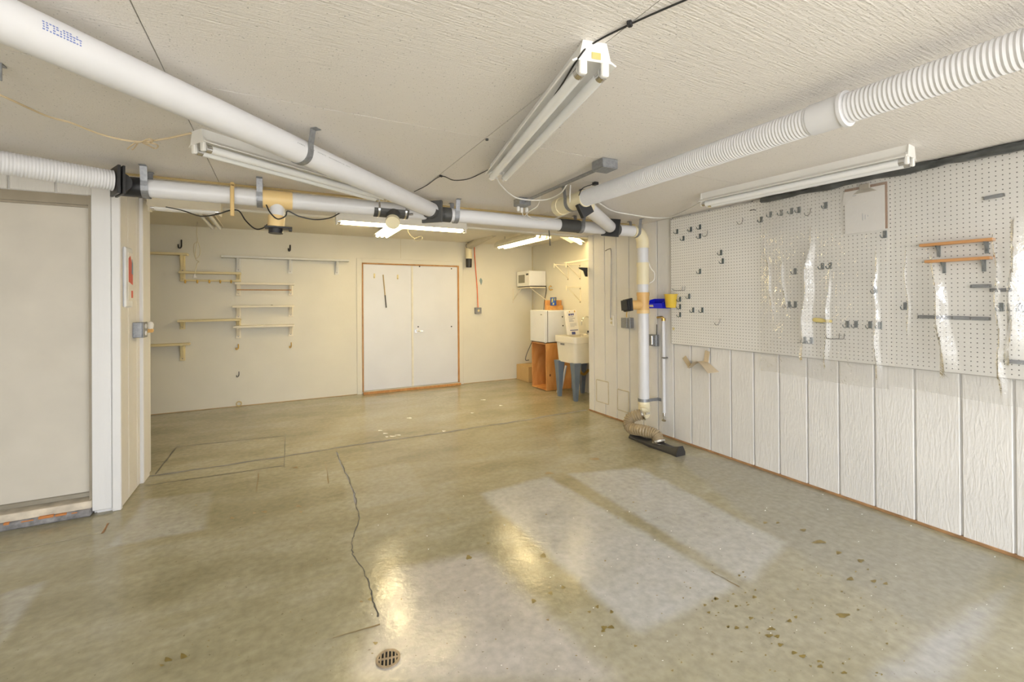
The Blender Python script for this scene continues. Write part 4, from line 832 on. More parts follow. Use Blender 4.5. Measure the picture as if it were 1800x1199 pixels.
T.part('knot', lambda bm: prism(bm, [(3.60+.014*math.cos(t), cy0-.0006, .235+.02*math.sin(t)) for t in [i*math.pi/5 for i in range(10)]], (0, .001, 0)), mat('knot_dark', (.16, .05, .015), .5))
fz0, fz1 = cz1+.012, 1.205; fx0 = P(962.5, 575, y=cy0).x
T = Thing('mini_fridge', 'small white refrigerator on the wooden crate', 'refrigerator', ((fx0+XR2)/2, (cy0+cy1)/2, cz1))
T.part('body', lambda bm: box(bm, fx0+.008, XR2-.015, cy0, cy1, fz0, fz1, .012), WHITEP)
dr = T.part('door', lambda bm: box(bm, fx0-.05, fx0+.002, cy0-.004, cy1+.004, fz0, fz1+.004, .01), WHITEP)
T.part('badge', lambda bm: box(bm, fx0-.052, fx0-.048, cy0+.07, cy0+.12, fz1-.07, fz1-.055), GALV, dr)
T.part('gasket', lambda bm: box(bm, fx0+.001, fx0+.009, cy0+.004, cy1-.004, fz0+.004, fz1-.004), DGR)
for px, py in ((988.5, 557), (989.5, 572.5)):
    u = P(px, py, y=cy0); T.part('hole_plug', lambda bm, u=u: tube(bm, [(u.x, cy0+.001, u.z), (u.x, cy0-.004, u.z)], .011, 10), BLK)
T.part('foot', lambda bm: [tube(bm, [(x, y, cz1), (x, y, fz0+.002)], .012, 8) for x in (fx0-.03, XR2-.05) for y in (cy0+.03, cy1-.03)], BLK)
cable('fridge_cord', 'black cord looping down behind the crate from the refrigerator', [(fx0+.02, cy1+.03, fz0+.02), P(926, 622, y=cy1+.05), P(924, 633, y=cy1+.05), P(930, 633, y=cy1+.03)], .006, CABB)
# boards and can on the refrigerator
bz0 = fz1+.001
fx = lambda px: P(px, 540, y=5.85).x
T = Thing('pine_block', 'two orange pine boards lying on the refrigerator', 'board', (fx(980), 5.85, bz0))
T.part('front_board', lambda bm: box(bm, fx(960.5), min(fx(993), XR2-.02), 5.83, 5.87, bz0, bz0+.07, .003), PINEB)
T.part('back_board', lambda bm: box(bm, fx(961), XR2-.012, 5.88, 5.91, bz0, bz0+.155, .003), PINE)
u = P(973, 537, y=5.85)
T = Thing('tin_can', 'blue and yellow printed tin standing on the pine boards', 'can', (u.x, 5.85, bz0+.07))
T.part('can', lambda bm: tube(bm, [(u.x, 5.855, bz0+.071), (u.x, 5.855, bz0+.195)], .048, 22), mat('can_blue', (.03, .10, .42), .35))
T.part('label_patch', lambda bm: [prism(bm, [(u.x+.0488*math.sin(t), 5.855-.0488*math.cos(t), z) for t, z in ((a, z0), (a+.35, z0), (a+.5, z1), (a+.1, z1))], (0, -.0006, 0)) for a, z0, z1 in ((-1.2, bz0+.12, bz0+.18), (-.3, bz0+.15, bz0+.185), (.6, bz0+.11, bz0+.17), (-.8, bz0+.085, bz0+.11))], mat('can_yellow', (.62, .52, .05), .4))
T.part('rim', lambda bm: tube(bm, [(u.x, 5.855, bz0+.193), (u.x, 5.855, bz0+.199)], .049, 22), mat('can_dark_rim', (.1, .1, .1), .3, .8))
# leaning flat carton
ya = 5.20
a, b_ = P(1001, 592, y=ya), P(1019, 592, y=ya); c, d_ = P(1013, 545, y=ya+.08), P(995.5, 547, y=ya+.08)
zb0 = .86
T = Thing('flat_carton', 'tall white carton with blue print leaning behind the sink', 'carton', (b_.x, ya, zb0))
def clampx(v): return Vector((min(v.x, XR2-.012), v.y, v.z))
A_, B_, C_, D_ = clampx(a), clampx(b_), clampx(c), clampx(d_)
A_.z = B_.z = zb0
T.part('carton', lambda bm: prism(bm, [A_, B_, C_, D_], (0, .06, 0)), PAPER)
def onc(s, t, e=.0015):
    p = A_.lerp(B_, s).lerp(D_.lerp(C_, s), t); return p+Vector((0, -e, 0))
def cprint(bm, rects):
    for s0_, s1_, t0, t1 in rects: prism(bm, [onc(s0_, t0), onc(s1_, t0), onc(s1_, t1), onc(s0_, t1)], (0, -.0006, 0))
T.part('blue_print', lambda bm: cprint(bm, [(.15, .33, .80, .88), (.36, .52, .80, .88), (.55, .68, .80, .88), (.12, .9, .18, .21), (.25, .6, .02, .13)]), mat('ink_navy', (.06, .08, .30), .5))
T.part('grey_print', lambda bm: cprint(bm, [(.13, .6, .73, .76), (.13, .75, .66, .69), (.13, .5, .60, .63), (.13, .6, .55, .58), (.2, .85, .46, .475), (.2, .8, .42, .435), (.2, .85, .38, .395), (.2, .6, .34, .355)]), mat('ink_soft', (.42, .43, .5), .6))
T.part('gold_clip', lambda bm: cprint(bm, [(.25, .33, .93, .99), (.75, .85, .92, .99)]), GOLDP)
# cardboard box by the corner
bt = P(906, 640, y=6.78).z
T = Thing('cardboard_box', 'plain cardboard box on the floor in the far corner', 'box', (3.83, 6.58, 0))
T.part('carton', lambda bm: box(bm, 3.655, XR2-.02, 6.36, YB-.025, 0, bt, .003), CARD); T.part('tape', lambda bm: box(bm, 3.70, XR2-.03, 6.56, 6.60, bt, bt+.001), mat('tape_tan', (.66, .48, .24), .4))
# utility sink
sx0, sx1, sy0, sy1, st, sb_ = 3.475, 3.985, 4.82, 5.315, .862, .50
T = Thing('utility_sink', 'cream plastic utility sink on slate blue legs', 'sink', ((sx0+sx1)/2, (sy0+sy1)/2, 0))
def tub(bm):
    def ringr(i, z, rr=.05):
        x0, x1, y0, y1 = sx0+i, sx1-i, sy0+i, sy1-i; o = []
        for cx_, cy_, a0 in ((x1-rr, y1-rr, 0), (x0+rr, y1-rr, 90), (x0+rr, y0+rr, 180), (x1-rr, y0+rr, 270)):
            for k in range(5): t = math.radians(a0+22.5*k); o.append(bm.verts.new((cx_+rr*math.cos(t), cy_+rr*math.sin(t), z)))
        return o
    R = [ringr(.035, sb_), ringr(.015, st-.09), ringr(.0, st-.085), ringr(0., st), ringr(.02, st), ringr(.03, st-.1, .045), ringr(.055, sb_+.02, .04)]
    for i in range(len(R)-1):
        for k in range(20): bm.faces.new((R[i][k], R[i][(k+1) % 20], R[i+1][(k+1) % 20], R[i+1][k]))
    bm.faces.new(R[0]); bm.faces.new(R[-1])
T.part('tub', tub, SINKW)
T.part('badge', lambda bm: box(bm, sx0+.004, sx0+.010, sy0+.25, sy0+.34, st-.125, st-.10, .002), WIRE)
for lx, ly in ((sx0+.055, sy0+.055), (sx0+.055, sy1-.055), (sx1-.055, sy0+.055), (sx1-.055, sy1-.055)):
    def leg(bm, lx=lx, ly=ly):
        R = []
        for z, s in ((0, .022), (.02, .024), (.35, .042), (sb_+.01, .055)): R.append([bm.verts.new((lx+dx*s, ly+dy*s, z)) for dx, dy in ((-1, -1), (1, -1), (1, 1), (-1, 1))])
        for i in range(3):
            for k in range(4): bm.faces.new((R[i][k], R[i][(k+1) % 4], R[i+1][(k+1) % 4], R[i+1][k]))
        bm.faces.new(list(reversed(R[0]))); bm.faces.new(R[-1])
    T.part('leg', leg, SLATE)
T.part('faucet', lambda bm: (tube(bm, [(sx1-.04, 5.06, st), (sx1-.04, 5.06, st+.10)], .013, 12), tube(bm, smooth([(sx1-.04, 5.06, st+.09), (sx1-.05, 5.06, st+.20), (sx1-.11, 5.06, st+.26), (sx1-.19, 5.06, st+.23), (sx1-.215, 5.06, st+.14)], 6), .010, 10), obox(bm, (sx1-.04, 5.06, st+.015), (.05, .17, .03), None, .006)), CHROME)
T.part('valve_handle', lambda bm: [tube(bm, [(sx1-.04, y, st+.02), (sx1-.04, y, st+.055)], .017, 12) for y in (4.99, 5.13)], BLK)
T.part('drain_pipe', lambda bm: tube(bm, smooth([(3.75, 5.07, sb_+.01), (3.75, 5.07, .36), (3.82, 5.07, .31), (3.9, 5.07, .36), (XR2-.004, 5.07, .36)], 5), .019, 12), BRASS)
for a, b_, l in (((980, 690), (989, 643), 'thin white pipe leaning under the sink, nearer the crate'), ((985, 692), (995, 643), 'white pipe leaning under the sink, nearer the front leg')):
    p0 = P(a[0], a[1], z=.012); p1 = P(b_[0], b_[1], y=p0.y+.06); p1.x = max(p1.x, p0.x+.04)
    single('leaning_pipe', l, 'pipe', lambda bm, p0=p0, p1=p1: tube(bm, [p0, p1], .016, 12), PVC, p0, 'pipes under the sink')

# ================================================================== RIGHT WALL ITEMS (beside pegboard)
u0, u1 = P(1074, 441, x=XR-.012), P(1074.5, 558, x=XR-.012)
cable('surface_wire', 'grey wire hooked at the top running down to the wall outlet', [P(1064, 441, x=XR-.03), P(1070, 438, x=XR-.02), P(1074, 441, x=XR-.012), P(1074, 480, x=XR-.01), P(1073.5, 520, x=XR-.01), P(1073, 560, x=XR-.012)], .005, WIRE, 'wire')
u = P(1075, 564, x=XR-.005)
T = Thing('wall_outlet', 'ivory wall outlet on the siding left of the vertical pipe', 'outlet', (XR-.005, u.y, u.z-.06))
T.part('cover', lambda bm: box(bm, XR-.007, XR, u.y-.036, u.y+.036, u.z-.058, u.z+.058, .003), ENAMEL)
for z in (-.022, .022): T.part('socket', lambda bm, z=z: tube(bm, [(XR-.006, u.y, u.z+z), (XR-.011, u.y, u.z+z)], .016, 12), mat('ivory_socket', (.6, .53, .35), .5))
u = P(1102, 567.5, x=XR-.03)
T = Thing('switch_box', 'grey metal switch box on the siding beside the vertical pipe', 'outlet', (XR-.03, u.y, u.z-.06))
T.part('box', lambda bm: box(bm, XR-.055, XR, u.y-.075, u.y+.06, u.z-.058, u.z+.058, .004), GALV); T.part('cover', lambda bm: box(bm, XR-.060, XR-.054, u.y-.03, u.y+.062, u.z-.056, u.z+.056, .002), GALV)
T.part('orange_lead', lambda bm: tube(bm, smooth([(XR-.03, u.y, u.z+.05), (XR-.04, u.y-.005, u.z+.09), (XR-.05, u.y-.03, u.z+.13)], 4), .005, 6), mat('orange_lead', (.75, .5, .12), .5))
u = P(1148, 598, x=XR-.03)
T = Thing('switch_box', 'grey metal switch box right of the vertical pipe', 'outlet', (XR-.02, u.y, u.z-.06))
T.part('box', lambda bm: box(bm, XR-.045, XR, u.y-.055, u.y+.05, u.z-.058, u.z+.058, .004), GALV); T.part('toggle', lambda bm: box(bm, XR-.055, XR-.044, u.y-.012, u.y+.006, u.z-.045, u.z+.045, .003), CHROME)
T.part('lead', lambda bm: tube(bm, [(XR-.01, u.y-.03, u.z+.05), (XR-.01, u.y-.032, u.z+.16)], .005, 6), DGR)
# air line
ax = XR-.03; a0, a1 = P(1166, 562, x=ax), P(1165, 725, x=ax)
T = Thing('air_line', 'white pipe with brass valve on top and chrome fitting below, beside the pegboard', 'pipe', (ax, a1.y, P(1166, 736, x=ax).z))
T.part('pipe', lambda bm: tube(bm, [(ax, a0.y, a0.z-.01), (ax, a0.y, a1.z)], .016, 14), PVC)
T.part('valve', lambda bm: (tube(bm, [(ax, a0.y, a0.z-.012), (ax, a0.y, a0.z+.015)], .02, 12), tube(bm, smooth([(ax, a0.y, a0.z+.01), (ax-.01, a0.y+.01, a0.z+.025), (ax-.02, a0.y+.06, a0.z+.02)], 4), .011, 10)), BRASS)
T.part('end_fitting', lambda bm: (tube(bm, [(ax, a0.y, a1.z+.01), (ax, a0.y, a1.z-.05)], .013, 12), tube(bm, [(ax, a0.y, a1.z-.045), (ax-.02, a0.y-.015, a1.z-.07)], .021, 14)), CHROME)
u = P(1168, 629, x=ax); T.part('clip', lambda bm: (tube(bm, [(ax-.02, u.y-.01, u.z), (XR, u.y-.01, u.z)], .008, 8), obox(bm, (ax, u.y, u.z), (.04, .045, .012), None, .003)), WIRE)
# bins
u = P(1158, 534, x=XR-.06)
T = Thing('blue_bin', 'bright blue plastic parts bin on the wall beside the pegboard', 'bin', (XR-.06, u.y, u.z-.04))
ya_, yb_ = P(1172, 534, x=XR-.06).y, P(1143.5, 534, x=XR-.06).y; za_, zb2 = P(1158, 542, x=XR-.06).z, P(1158, 527, x=XR-.06).z
def binf(bm):
    pr = [(XR-.004, zb2+.01), (XR-.004, za_), (XR-.11, za_), (XR-.125, za_+.05), (XR-.06, zb2)]
    t = .003
    for y in (ya_, yb_-t): prism(bm, [(x, y, z) for x, z in pr], (0, t, 0))
    box(bm, XR-.11, XR-.004, ya_, yb_, za_, za_+t); box(bm, XR-.007, XR-.004, ya_, yb_, za_, zb2+.01)
    prism(bm, [(XR-.11, ya_, za_), (XR-.107, ya_, za_), (XR-.122, ya_, za_+.05), (XR-.125, ya_, za_+.05)], (0, yb_-ya_, 0))
T.part('bin', binf, BLUEBIN); T.part('card_label', lambda bm: obox(bm, (XR-.1195, yb_-.07, za_+.024), (.002, .05, .022), Matrix.Rotation(-.29, 3, 'Y')), mat('label_cream', (.62, .60, .42), .6))
u = P(1180, 541, x=XR-.07); ut = P(1179.5, 517, x=XR-.07)
T = Thing('yellow_cup', 'yellow plastic cup hung at the left edge of the pegboard', 'cup', (XR-.07, u.y, u.z))
T.part('cup', lambda bm: tube(bm, [(XR-.075, u.y, u.z), (XR-.075, u.y, u.z+.005), (XR-.075, u.y, ut.z-.012), (XR-.075, u.y, ut.z), (XR-.075, u.y, ut.z), (XR-.075, u.y, u.z+.01)], [.044, .047, .058, .062, .057, .042], 20), YELCUP)
T.part('rim', lambda bm: ring_plate(bm, (XR-.075, u.y, ut.z-.004), (0, 0, 1), .056, .064, .008), YELCUP)
# patched rectangles in the siding
for (x0, y0_, x1, y1_), l in (((1049, 667, 1070, 711), 'old rectangular cover patch on the siding nearest the back room'), ((1086, 684, 1106, 726), 'old rectangular cover patch on the siding behind the hose')):
    a, b_ = P(x0, y0_, x=XR), P(x1, y1_, x=XR)
    T = Thing('cover_patch', l, 'patch', (XR-.004, (a.y+b_.y)/2, b_.z), 'old cover patches on the siding')
    T.part('plate', lambda bm: box(bm, XR-.003, XR+.004, b_.y, a.y, b_.z, a.z, .001), SIDING)
    T.part('bead', lambda bm: (box(bm, XR-.006, XR+.002, b_.y, a.y, a.z-.006, a.z+.006, .002), box(bm, XR-.006, XR+.002, b_.y, a.y, b_.z-.005, b_.z+.005, .002), box(bm, XR-.006, XR+.002, b_.y-.006, b_.y+.006, b_.z, a.z, .002), box(bm, XR-.006, XR+.002, a.y-.006, a.y+.006, b_.z, a.z, .002)), mat('dirty_caulk', (.56, .50, .38), .7, var=.2))
# hose hanger
hl, hr, hc = P(1203, 650, x=XR-.04), P(1262, 650, x=XR-.10), P(1233, 640, x=XR-.05)
T = Thing('hose_hanger', 'tan saddle shaped hose hanger on the siding below the pegboard', 'hanger', (XR-.06, hc.y, hc.z-.08))
def saddle(bm):
    y0, y1 = P(1256, 640, x=XR-.06).y, P(1207, 640, x=XR-.06).y; n = 14; R = []
    for i in range(n+1):
        s = i/n; y = y1+(y0-y1)*s; z = hc.z-.055+.075*math.sin(math.pi*s)**1.2*(1 if s < .5 else 1)
        w2 = .05+.09*s; R.append([bm.verts.new((x, y, z+dz_)) for x, dz_ in ((XR-.005, 0), (XR-.005-w2, 0), (XR-.005-w2, .003), (XR-.005, .003))])
    for i in range(n):
        for k in range(4): bm.faces.new((R[i][k], R[i][(k+1) % 4], R[i+1][(k+1) % 4], R[i+1][k]))
    bm.faces.new(R[0]); bm.faces.new(list(reversed(R[-1])))
T.part('saddle', saddle, TAN)
for px0, py0, px1, py1, l in ((1203.5, 629, 1213, 644, 'arm'), (1243.5, 619, 1240, 643, 'arm')):
    a, b_ = P(px0, py0, x=XR-.012), P(px1, py1, x=XR-.012); d = (b_-a).normalized()
    T.part('mounting_arm', lambda bm, a=a, b_=b_: obox(bm, (a+b_)/2, ((b_-a).length+.02, .05, .004), Matrix(((b_-a).normalized(), Vector((1, 0, 0)).cross((b_-a).normalized()), Vector((1, 0, 0)))).transposed(), .0015), TAN)

# ================================================================== PEGBOARD
PF = XR-.021
py1_ = P(1179.5, 500, x=PF).y
T = Thing('pegboard', 'white pegboard panel covering the upper half of the right wall', 'pegboard', (PF, 1.5, ZP))
yseam = py1_-2.44
T.part('board', lambda bm: box(bm, PF, PF+.006, yseam+.001, py1_, ZP, 2.128, .001), PEG); T.part('board', lambda bm: box(bm, PF, PF+.006, -1.4, yseam-.001, ZP, 2.128, .001), PEG)
T.part('furring_strip', lambda bm: [box(bm, PF+.006, XR-.001, -1.4, py1_, z, z+.03) for z in (ZP+.01, 1.5, 2.09)], TRIMW)
T.part('edge_trim', lambda bm: (box(bm, PF-.001, XR-.001, py1_, py1_+.006, ZP, 2.135), box(bm, PF-.002, PF+.007, -1.4, py1_, ZP-.004, ZP)), mat('edge_grey', (.42, .40, .36), .6))
# hook prototypes: built at origin, wall plane x=0, out = -x, y along wall
def hook_proto(kind):
    r = bpy.data.objects.new('pegboard_hook', None); COL.objects.link(r); r.empty_display_size = .02
    if kind in ('plate', 'double'):
        ws = (0,) if kind == 'plate' else (-.022, .022)
        for yy in ws: sub(r, 'backplate', lambda bm, yy=yy: box(bm, -.006, 0, yy-.011, yy+.011, -.023, .023, .003), HOOKM)
        for yy in ws: sub(r, 'hook', lambda bm, yy=yy: tube(bm, smooth([(-.005, yy, .0), (-.007, yy+.002, -.013), (-.02, yy+.006, -.022), (-.034, yy+.01, -.016), (-.038, yy+.011, -.002)], 4), .0028, 6), HOOKM)
        if kind == 'double': sub(r, 'cross_wire', lambda bm: tube(bm, [(-.012, -.03, -.024), (-.012, .03, -.024), (-.03, .06, -.02)], .0025, 6), WIRE)
    elif kind == 'wire':
        sub(r, 'hook', lambda bm: tube(bm, smooth([(0, 0, .022), (-.004, 0, .024), (-.006, 0, .0), (-.02, .006, -.022), (-.045, .012, -.024), (-.055, .014, -.006)], 4), .0026, 6), WIRE)
    elif kind == 'long':
        sub(r, 'hook', lambda bm: (tube(bm, smooth([(0, 0, .02), (-.005, 0, .018), (-.008, 0, -.006), (-.012, .005, -.014), (-.08, .03, -.012), (-.10, .035, .004)], 4), .003, 6)), WIRE)
        sub(r, 'hook', lambda bm: (tube(bm, smooth([(0, -.03, .02), (-.005, -.03, .018), (-.008, -.03, -.006), (-.012, -.02, -.014), (-.04, .01, -.013)], 4), .003, 6)), WIRE)
    elif kind == 'bar':
        sub(r, 'bar', lambda bm: box(bm, -.016, 0, -.038, .038, -.010, .010, .006), mat('magnet_grey', (.14, .15, .17), .45))
        sub(r, 'end_cap', lambda bm: [box(bm, -.017, 0, y-.003, y+.003, -.0095, .0095, .003) for y in (-.037, .037)], BLK)
    return r
HK = [
 ('plate', 1191, 407, 'grey pegboard hook in the top left corner, leftmost of its cluster'),
 ('plate', 1215, 403, 'grey pegboard hook in the top left corner, second along the top'),
 ('plate', 1231, 399, 'grey pegboard hook in the top left corner, topmost on the right'),
 ('plate', 1202, 419, 'grey pegboard hook in the top left corner, lowest of its cluster'),
 ('plate', 1231, 415, 'grey pegboard hook just below the topmost right one of the left cluster'),
 ('wire', 1244, 411, 'bare wire hook right of the top left hook cluster'),
 ('plate', 1268, 444, 'upper of two grey pegboard hooks right of the left cluster'),
 ('plate', 1271, 459, 'lower of two grey pegboard hooks right of the left cluster'),
 ('plate', 1231, 477, 'lone grey pegboard hook in the middle of the left board'),
 ('long', 1200, 508, 'long double wire hook above the yellow cup'),
 ('plate', 1212, 521, 'grey pegboard hook right of the yellow cup'),
 ('plate', 1196, 526, 'grey pegboard hook, top of the column beside the yellow cup'),
 ('plate', 1196, 539, 'grey pegboard hook, middle of the column beside the yellow cup'),
 ('plate', 1196, 553, 'grey pegboard hook, bottom of the column beside the yellow cup'),
 ('plate', 1219, 545, 'left of the two level grey hooks low on the left board'),
 ('plate', 1235, 545, 'right of the two level grey hooks low on the left board'),
 ('wire', 1266, 566, 'bare wire hook low on the left board'),
 ('wire', 1306, 389, 'bare wire hook near the top left of the plastic sheet'),
 ('plate', 1339, 386, 'grey pegboard hook at the left edge of the plastic sheet'),
 ('plate', 1355, 377, 'second grey hook of the row near the top under plastic'),
 ('plate', 1374, 374, 'third grey hook of the row near the top under plastic'),
 ('plate', 1392, 371, 'fourth grey hook of the row near the top under plastic'),
 ('plate', 1405, 369, 'fifth grey hook of the row near the top under plastic'),
 ('wire', 1425, 373, 'tiny wire hook right of the top hook row'),
 ('plate', 1452, 361, 'grey pegboard hook just left of the clipboard'),
 ('plate', 1556, 412, 'grey pegboard hook at the lower right corner of the clipboard'),
 ('plate', 1446, 468, 'left of two grey hooks in the middle under plastic'),
 ('plate', 1460, 467, 'right of two grey hooks in the middle under plastic'),
 ('plate', 1398, 477, 'lone grey hook left of the middle pair under plastic'),
 ('double', 1393, 535, 'wide double hook under plastic left of the bright streak'),
 ('plate', 1539, 510, 'grey hook behind the thin bright streak below the clipboard'),
 ('plate', 1490, 570, 'first of four level grey hooks low under plastic'),
 ('plate', 1505, 570, 'second of four level grey hooks low under plastic'),
 ('plate', 1530, 571, 'third of four level grey hooks low under plastic'),
 ('plate', 1547, 572, 'fourth of four level grey hooks low under plastic, at the sheet edge'),
 ('long', 1476, 592, 'curled wire hook below the four level hooks'),
 ('double', 1421, 598, 'double hook at the foot of the bright streak'),
 ('plate', 1592, 538, 'grey hook just left of the row of flat bars'),
 ('plate', 1760, 540, 'grey hook at the right end above the lowest bar'),
 ('plate', 1796, 541, 'grey hook cut by the right edge of the picture'),
 ('bar', 1748, 346, 'tilted flat grey bar above the wooden shelf'),
 ('bar', 1725, 503, 'flat grey bar below the wooden shelf, left of two'),
 ('bar', 1760, 510, 'flat grey bar below the wooden shelf, right of two'),
 ('bar', 1630, 557, 'first of four flat grey bars in a row'),
 ('bar', 1660, 558, 'second of four flat grey bars in a row'),
 ('bar', 1691, 559, 'third of four flat grey bars in a row'),
 ('bar', 1724, 560, 'last of four flat grey bars in a row'),
 ('bar', 1785, 636, 'flat grey bar lowest at the right edge of the pegboard'),
]
protos = {}
for kind, px, py, lab in HK:
    q = P(px, py, x=PF)
    if kind not in protos: o = protos[kind] = hook_proto(kind)
    else: o = copy_tree(protos[kind])
    o.location = q; o.name = 'flat_bar' if kind == 'bar' else 'pegboard_hook'
    o.rotation_euler = (0, 0, 0)
    if py == 346: o.rotation_euler = (-.06, 0, 0)
    tag(o, lab, 'bar' if kind == 'bar' else 'hook', 'flat bars on the pegboard' if kind == 'bar' else 'hooks on the pegboard')
# golden brush-like thing on a hook
a, b_ = P(1430, 562, x=PF-.03), P(1462, 565, x=PF-.03)
T = Thing('pale_brush', 'yellowish brush lying on a hook under the plastic', 'brush', (PF-.03, a.y, a.z-.02))
T.part('brush', lambda bm: tube(bm, [a.lerp(b_, t) for t in (0, .1, .5, .6, .9, 1)], [.012, .016, .015, .009, .012, .009], 12), mat('straw_yellow', (.66, .54, .2), .7))
T.part('hook', lambda bm: tube(bm, [a.lerp(b_, .1)-Vector((0, 0, .016)), a.lerp(b_, .6)-Vector((0, 0, .018))], .003, 6), WIRE)
# stick scraps
a = P(1323, 369, x=PF); single('bent_pin', 'thin dark bent pin near the top of the pegboard', 'pin', lambda bm: tube(bm, smooth([P(1318, 370.5, x=PF-.004), P(1323, 369, x=PF-.01), P(1329, 369.5, x=PF-.004)], 4), .003, 6), BLK, a)
u = P(1184, 578, x=PF); single('star_sticker', 'small yellow star sticker on the pegboard by the air line', 'sticker', lambda bm: prism(bm, [(PF-.001, u.y+(.022 if i % 2 else .009)*math.cos(i*math.pi/5), u.z+(.022 if i % 2 else .009)*math.sin(i*math.pi/5)) for i in range(10)], (-.0012, 0, 0)), mat('straw_star', (.72, .62, .3), .6), (PF, u.y, u.z-.022))
# clipboard
c0, c1, c2, c3 = P(1484, 334, x=PF-.012), P(1559, 318, x=PF-.012), P(1559, 403, x=PF-.012), P(1484, 409, x=PF-.012)
T = Thing('clipboard', 'brown clipboard with white papers hung high on the pegboard', 'clipboard', (PF-.01, (c0.y+c1.y)/2, c2.z))
yL, yR_, zT, zBt = c0.y, c1.y, (c0.z+c1.z)/2, (c2.z+c3.z)/2
T.part('board', lambda bm: box(bm, PF-.010, PF-.006, yR_, yL, zBt, zT, .001), HARD)
pp = T.part('paper', lambda bm: (box(bm, PF-.0125, PF-.010, yR_+.012, yL-.002, zBt-.006, zT-.018)), PAPER)
T.part('paper_slip', lambda bm: (box(bm, PF-.0145, PF-.0126, yR_+.06, yL+.006, zT-.10, zT-.03)), PAPER, pp)
T.part('pencil_marks', lambda bm: [box(bm, PF-.0152, PF-.0126, yR_+y, yR_+y+.0016, zBt+z0, zBt+z1) for y, z0, z1 in ((.13, .07, .115), (.115, .075, .105), (.10, .09, .1))]+[box(bm, PF-.0152, PF-.0146, yR_+.165, yR_+.185, zT-.055, zT-.051)], mat('pencil_grey', (.4, .42, .5), .6), pp)
ym = (yL+yR_)/2
T.part('clip', lambda bm: (box(bm, PF-.022, PF-.010, ym-.03, ym+.03, zT-.025, zT+.012, .004), prism(bm, [(PF-.018, ym-.03, zT-.02), (PF-.018, ym+.03, zT-.02), (PF-.016, ym+.065, zT-.045), (PF-.016, ym-.065, zT-.045)], (.004, 0, 0))), mat('clip_nickel', (.55, .50, .42), .3, .8))
# two-tier wooden shelf
def tier(px0, py0, px1, py1):
    a, b = P(px0, py0, x=PF-.05), P(px1, py1, x=PF-.05); return a, b
T = Thing('wooden_rack', 'two tier tan wooden shelf on brackets on the pegboard', 'shelf', (PF-.05, P(1680, 450, x=PF-.05).y, P(1680, 470, x=PF-.05).z))
for a, b in (tier(1616, 431, 1745, 421), tier(1625, 459, 1740, 454)):
    z = (a.z+b.z)/2
    T.part('shelf_board', lambda bm, a=a, b=b, z=z: box(bm, PF-.055, PF-.004, b.y, a.y, z-.008, z+.008, .002), TANB)
    for y in (a.y-.07, b.y+.035): T.part('bracket', lambda bm, y=y, z=z: (box(bm, PF-.006, PF, y-.008, y+.008, z-.07, z-.006, .001), prism(bm, [(PF-.004, y-.003, z-.008), (PF-.045, y-.003, z-.008), (PF-.004, y-.003, z-.06)], (0, .006, 0))), HOOKM)
# rolled dark plastic along the ceiling corner and hanging clear sheets
ys0 = P(1341, 350, x=XR-.03).y
RT = random.Random(21); pts = []; rad = []
n = 60
for i in range(n+1):
    y = ys0+(-1.3-ys0)*i/n; pts.append((XR-.047+RT.uniform(-.004, .004), y, 2.119+RT.uniform(-.003, .003))); rad.append(.019+.004*math.sin(i*.9)+RT.uniform(-.002, .003)+(.004 if i > 12 else 0))
T = Thing('plastic_roll', 'dark rolled plastic fixed along the top of the pegboard', 'plastic roll', (XR-.036, .5, 2.10))
T.part('roll', lambda bm: tube(bm, pts, rad, 10), TARP)
def sheet(label, ya, yb, zb_fn, x0, seed, folds):
    R = random.Random(seed); fr = [(R.uniform(5, 8), R.uniform(0, 6), 1.), (R.uniform(14, 20), R.uniform(0, 6), .3)]
    nu, nv = int(abs(ya-yb)*190), 60
    FO = []
    for px0, py0, px1, py1, w_, h_ in folds:
        a, b = P(px0, py0, x=x0-.04), P(px1, py1, x=x0-.04); FO.append((a, b, w_, h_))
    def f(bm):
        G = []
        for j in range(nv+1):
            t = j/nv; row = []
            for i in range(nu+1):
                s = i/nu; y = ya+(yb-ya)*s; zt_ = 2.112; z = zt_+(zb_fn(y)-zt_)*t
                o = (.003+.006*t)*sum(a*math.sin(k*y+ph+.8*t) for k, ph, a in fr)
                for a, b, w_, h_ in FO:
                    q = (a.z-z)/(a.z-b.z); yc = a.y+(b.y-a.y)*q+.006*math.sin(19*z+a.y*9)
                    e = max(0., min(1., q*3+.35))*max(0., min(1., (1.08-q)*4)); ww = w_*(.45+.55*max(0, min(1.2, q)))
                    d = (y-yc)/ww+.5
                    if 0 < d <= 1: o += h_*e*(d*d*(3-2*d)*.35+d*.65)
                    elif 1 < d < 1.4: o += h_*e*(1-(d-1)/.4)
                row.append(bm.verts.new((x0-.034-.014*t-o, y, z)))
            G.append(row)
        for j in range(nv):
            for i in range(nu): bm.faces.new((G[j][i], G[j][i+1], G[j+1][i+1], G[j+1][i]))
    return single('plastic_sheet', label, 'plastic sheet', f, CLEAR, (x0-.03, (ya+yb)/2, zb_fn((ya+yb)/2)), 'clear plastic sheets over the pegboard')
zbl = P(1450, 668, x=PF-.04).z; zbr = P(1760, 708, x=PF-.04).z
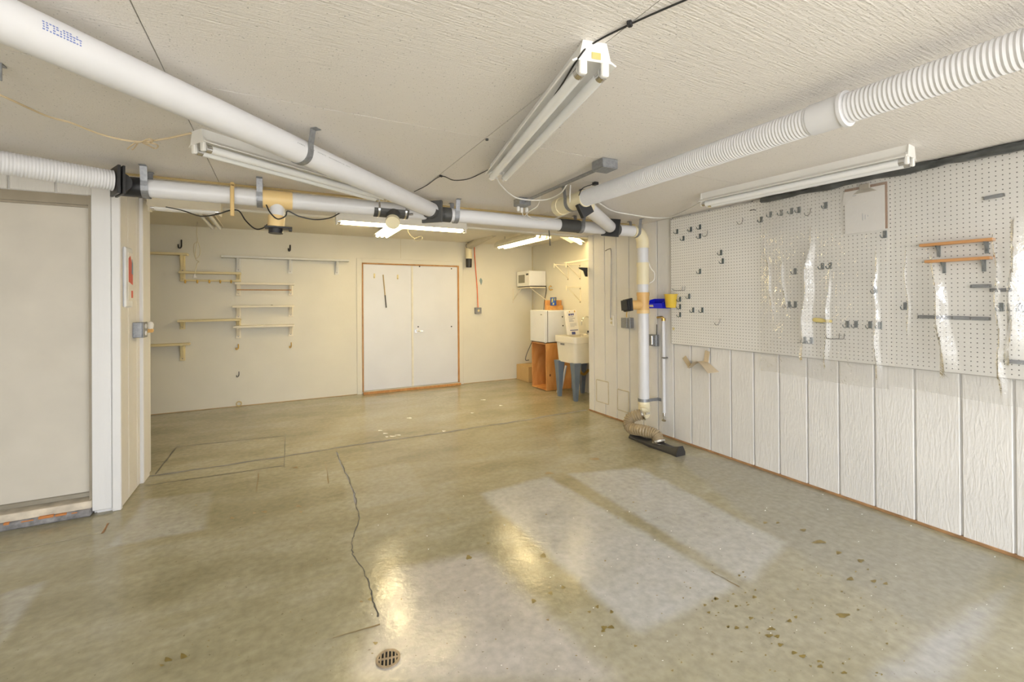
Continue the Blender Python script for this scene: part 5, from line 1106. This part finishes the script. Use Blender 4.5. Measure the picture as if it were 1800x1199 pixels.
sheet('clear plastic sheet hanging over the pegboard left of the clipboard edge', ys0-.0, P(1562, 500, x=PF-.04).y, lambda y: zbl+.008*math.sin(7*y), PF, 4,
      [(1345, 420, 1362, 560, .016, .015), (1372, 450, 1385, 545, .016, .016), (1428, 420, 1420, 625, .058, .055), (1458, 490, 1455, 640, .026, .026), (1541, 455, 1546, 660, .024, .023)])
sheet('clear plastic sheet hanging over the wooden shelf at the right edge', P(1571, 500, x=PF-.04).y, .15, lambda y: zbr+.008*math.sin(6*y), PF, 9,
      [(1648, 465, 1676, 655, .060, .050), (1752, 430, 1768, 690, .024, .022), (1795, 400, 1800, 640, .075, .058), (1590, 430, 1600, 600, .012, .008)])
# black angle bracket at the wall corner edge
u = P(1031, 478, x=XR)
single('angle_bracket', 'black shelf bracket fixed at the corner of the siding wall', 'bracket', lambda bm: prism(bm, [(XR-.002, YO+.004, u.z+.05), (XR-.13, YO+.004, u.z+.05), (XR-.12, YO+.004, u.z+.035), (XR-.06, YO+.004, u.z+.01), (XR-.03, YO+.004, u.z-.06), (XR-.002, YO+.004, u.z-.06)], (0, .015, 0)), BLK, (XR-.03, YO, u.z-.06))

# ================================================================== FLOOR DRAIN
dc = (P(661, 1160, z=0)+P(704, 1160, z=0)+P(682, 1142, z=0)+P(682, 1175, z=0))/4
T = Thing('floor_drain', 'round rusty floor drain grate in the concrete', 'drain', (dc.x, dc.y, 0))
T.part('recess', lambda bm: tube(bm, [(dc.x, dc.y, .0005), (dc.x, dc.y, .0018)], .036, 24), HOLE)
T.part('ring', lambda bm: ring_plate(bm, (dc.x, dc.y, .0025), (0, 0, 1), .036, .045, .005, 28), RUSTY)
ang = math.atan2(_f.y, _f.x)+.25
for i in range(-2, 3):
    w_ = math.sqrt(max(.036**2-(i*.0135)**2, 0)); o = Vector((math.cos(ang+math.pi/2), math.sin(ang+math.pi/2), 0))*(i*.0135)
    T.part('bar', lambda bm, o=o, w_=w_: obox(bm, (dc.x+o.x, dc.y+o.y, .003), (2*w_, .006, .004), Matrix.Rotation(ang, 3, 'Z')), RUSTY)
T.part('bar', lambda bm: obox(bm, (dc.x, dc.y, .0032), (.007, .072, .004), Matrix.Rotation(ang, 3, 'Z')), RUSTY)
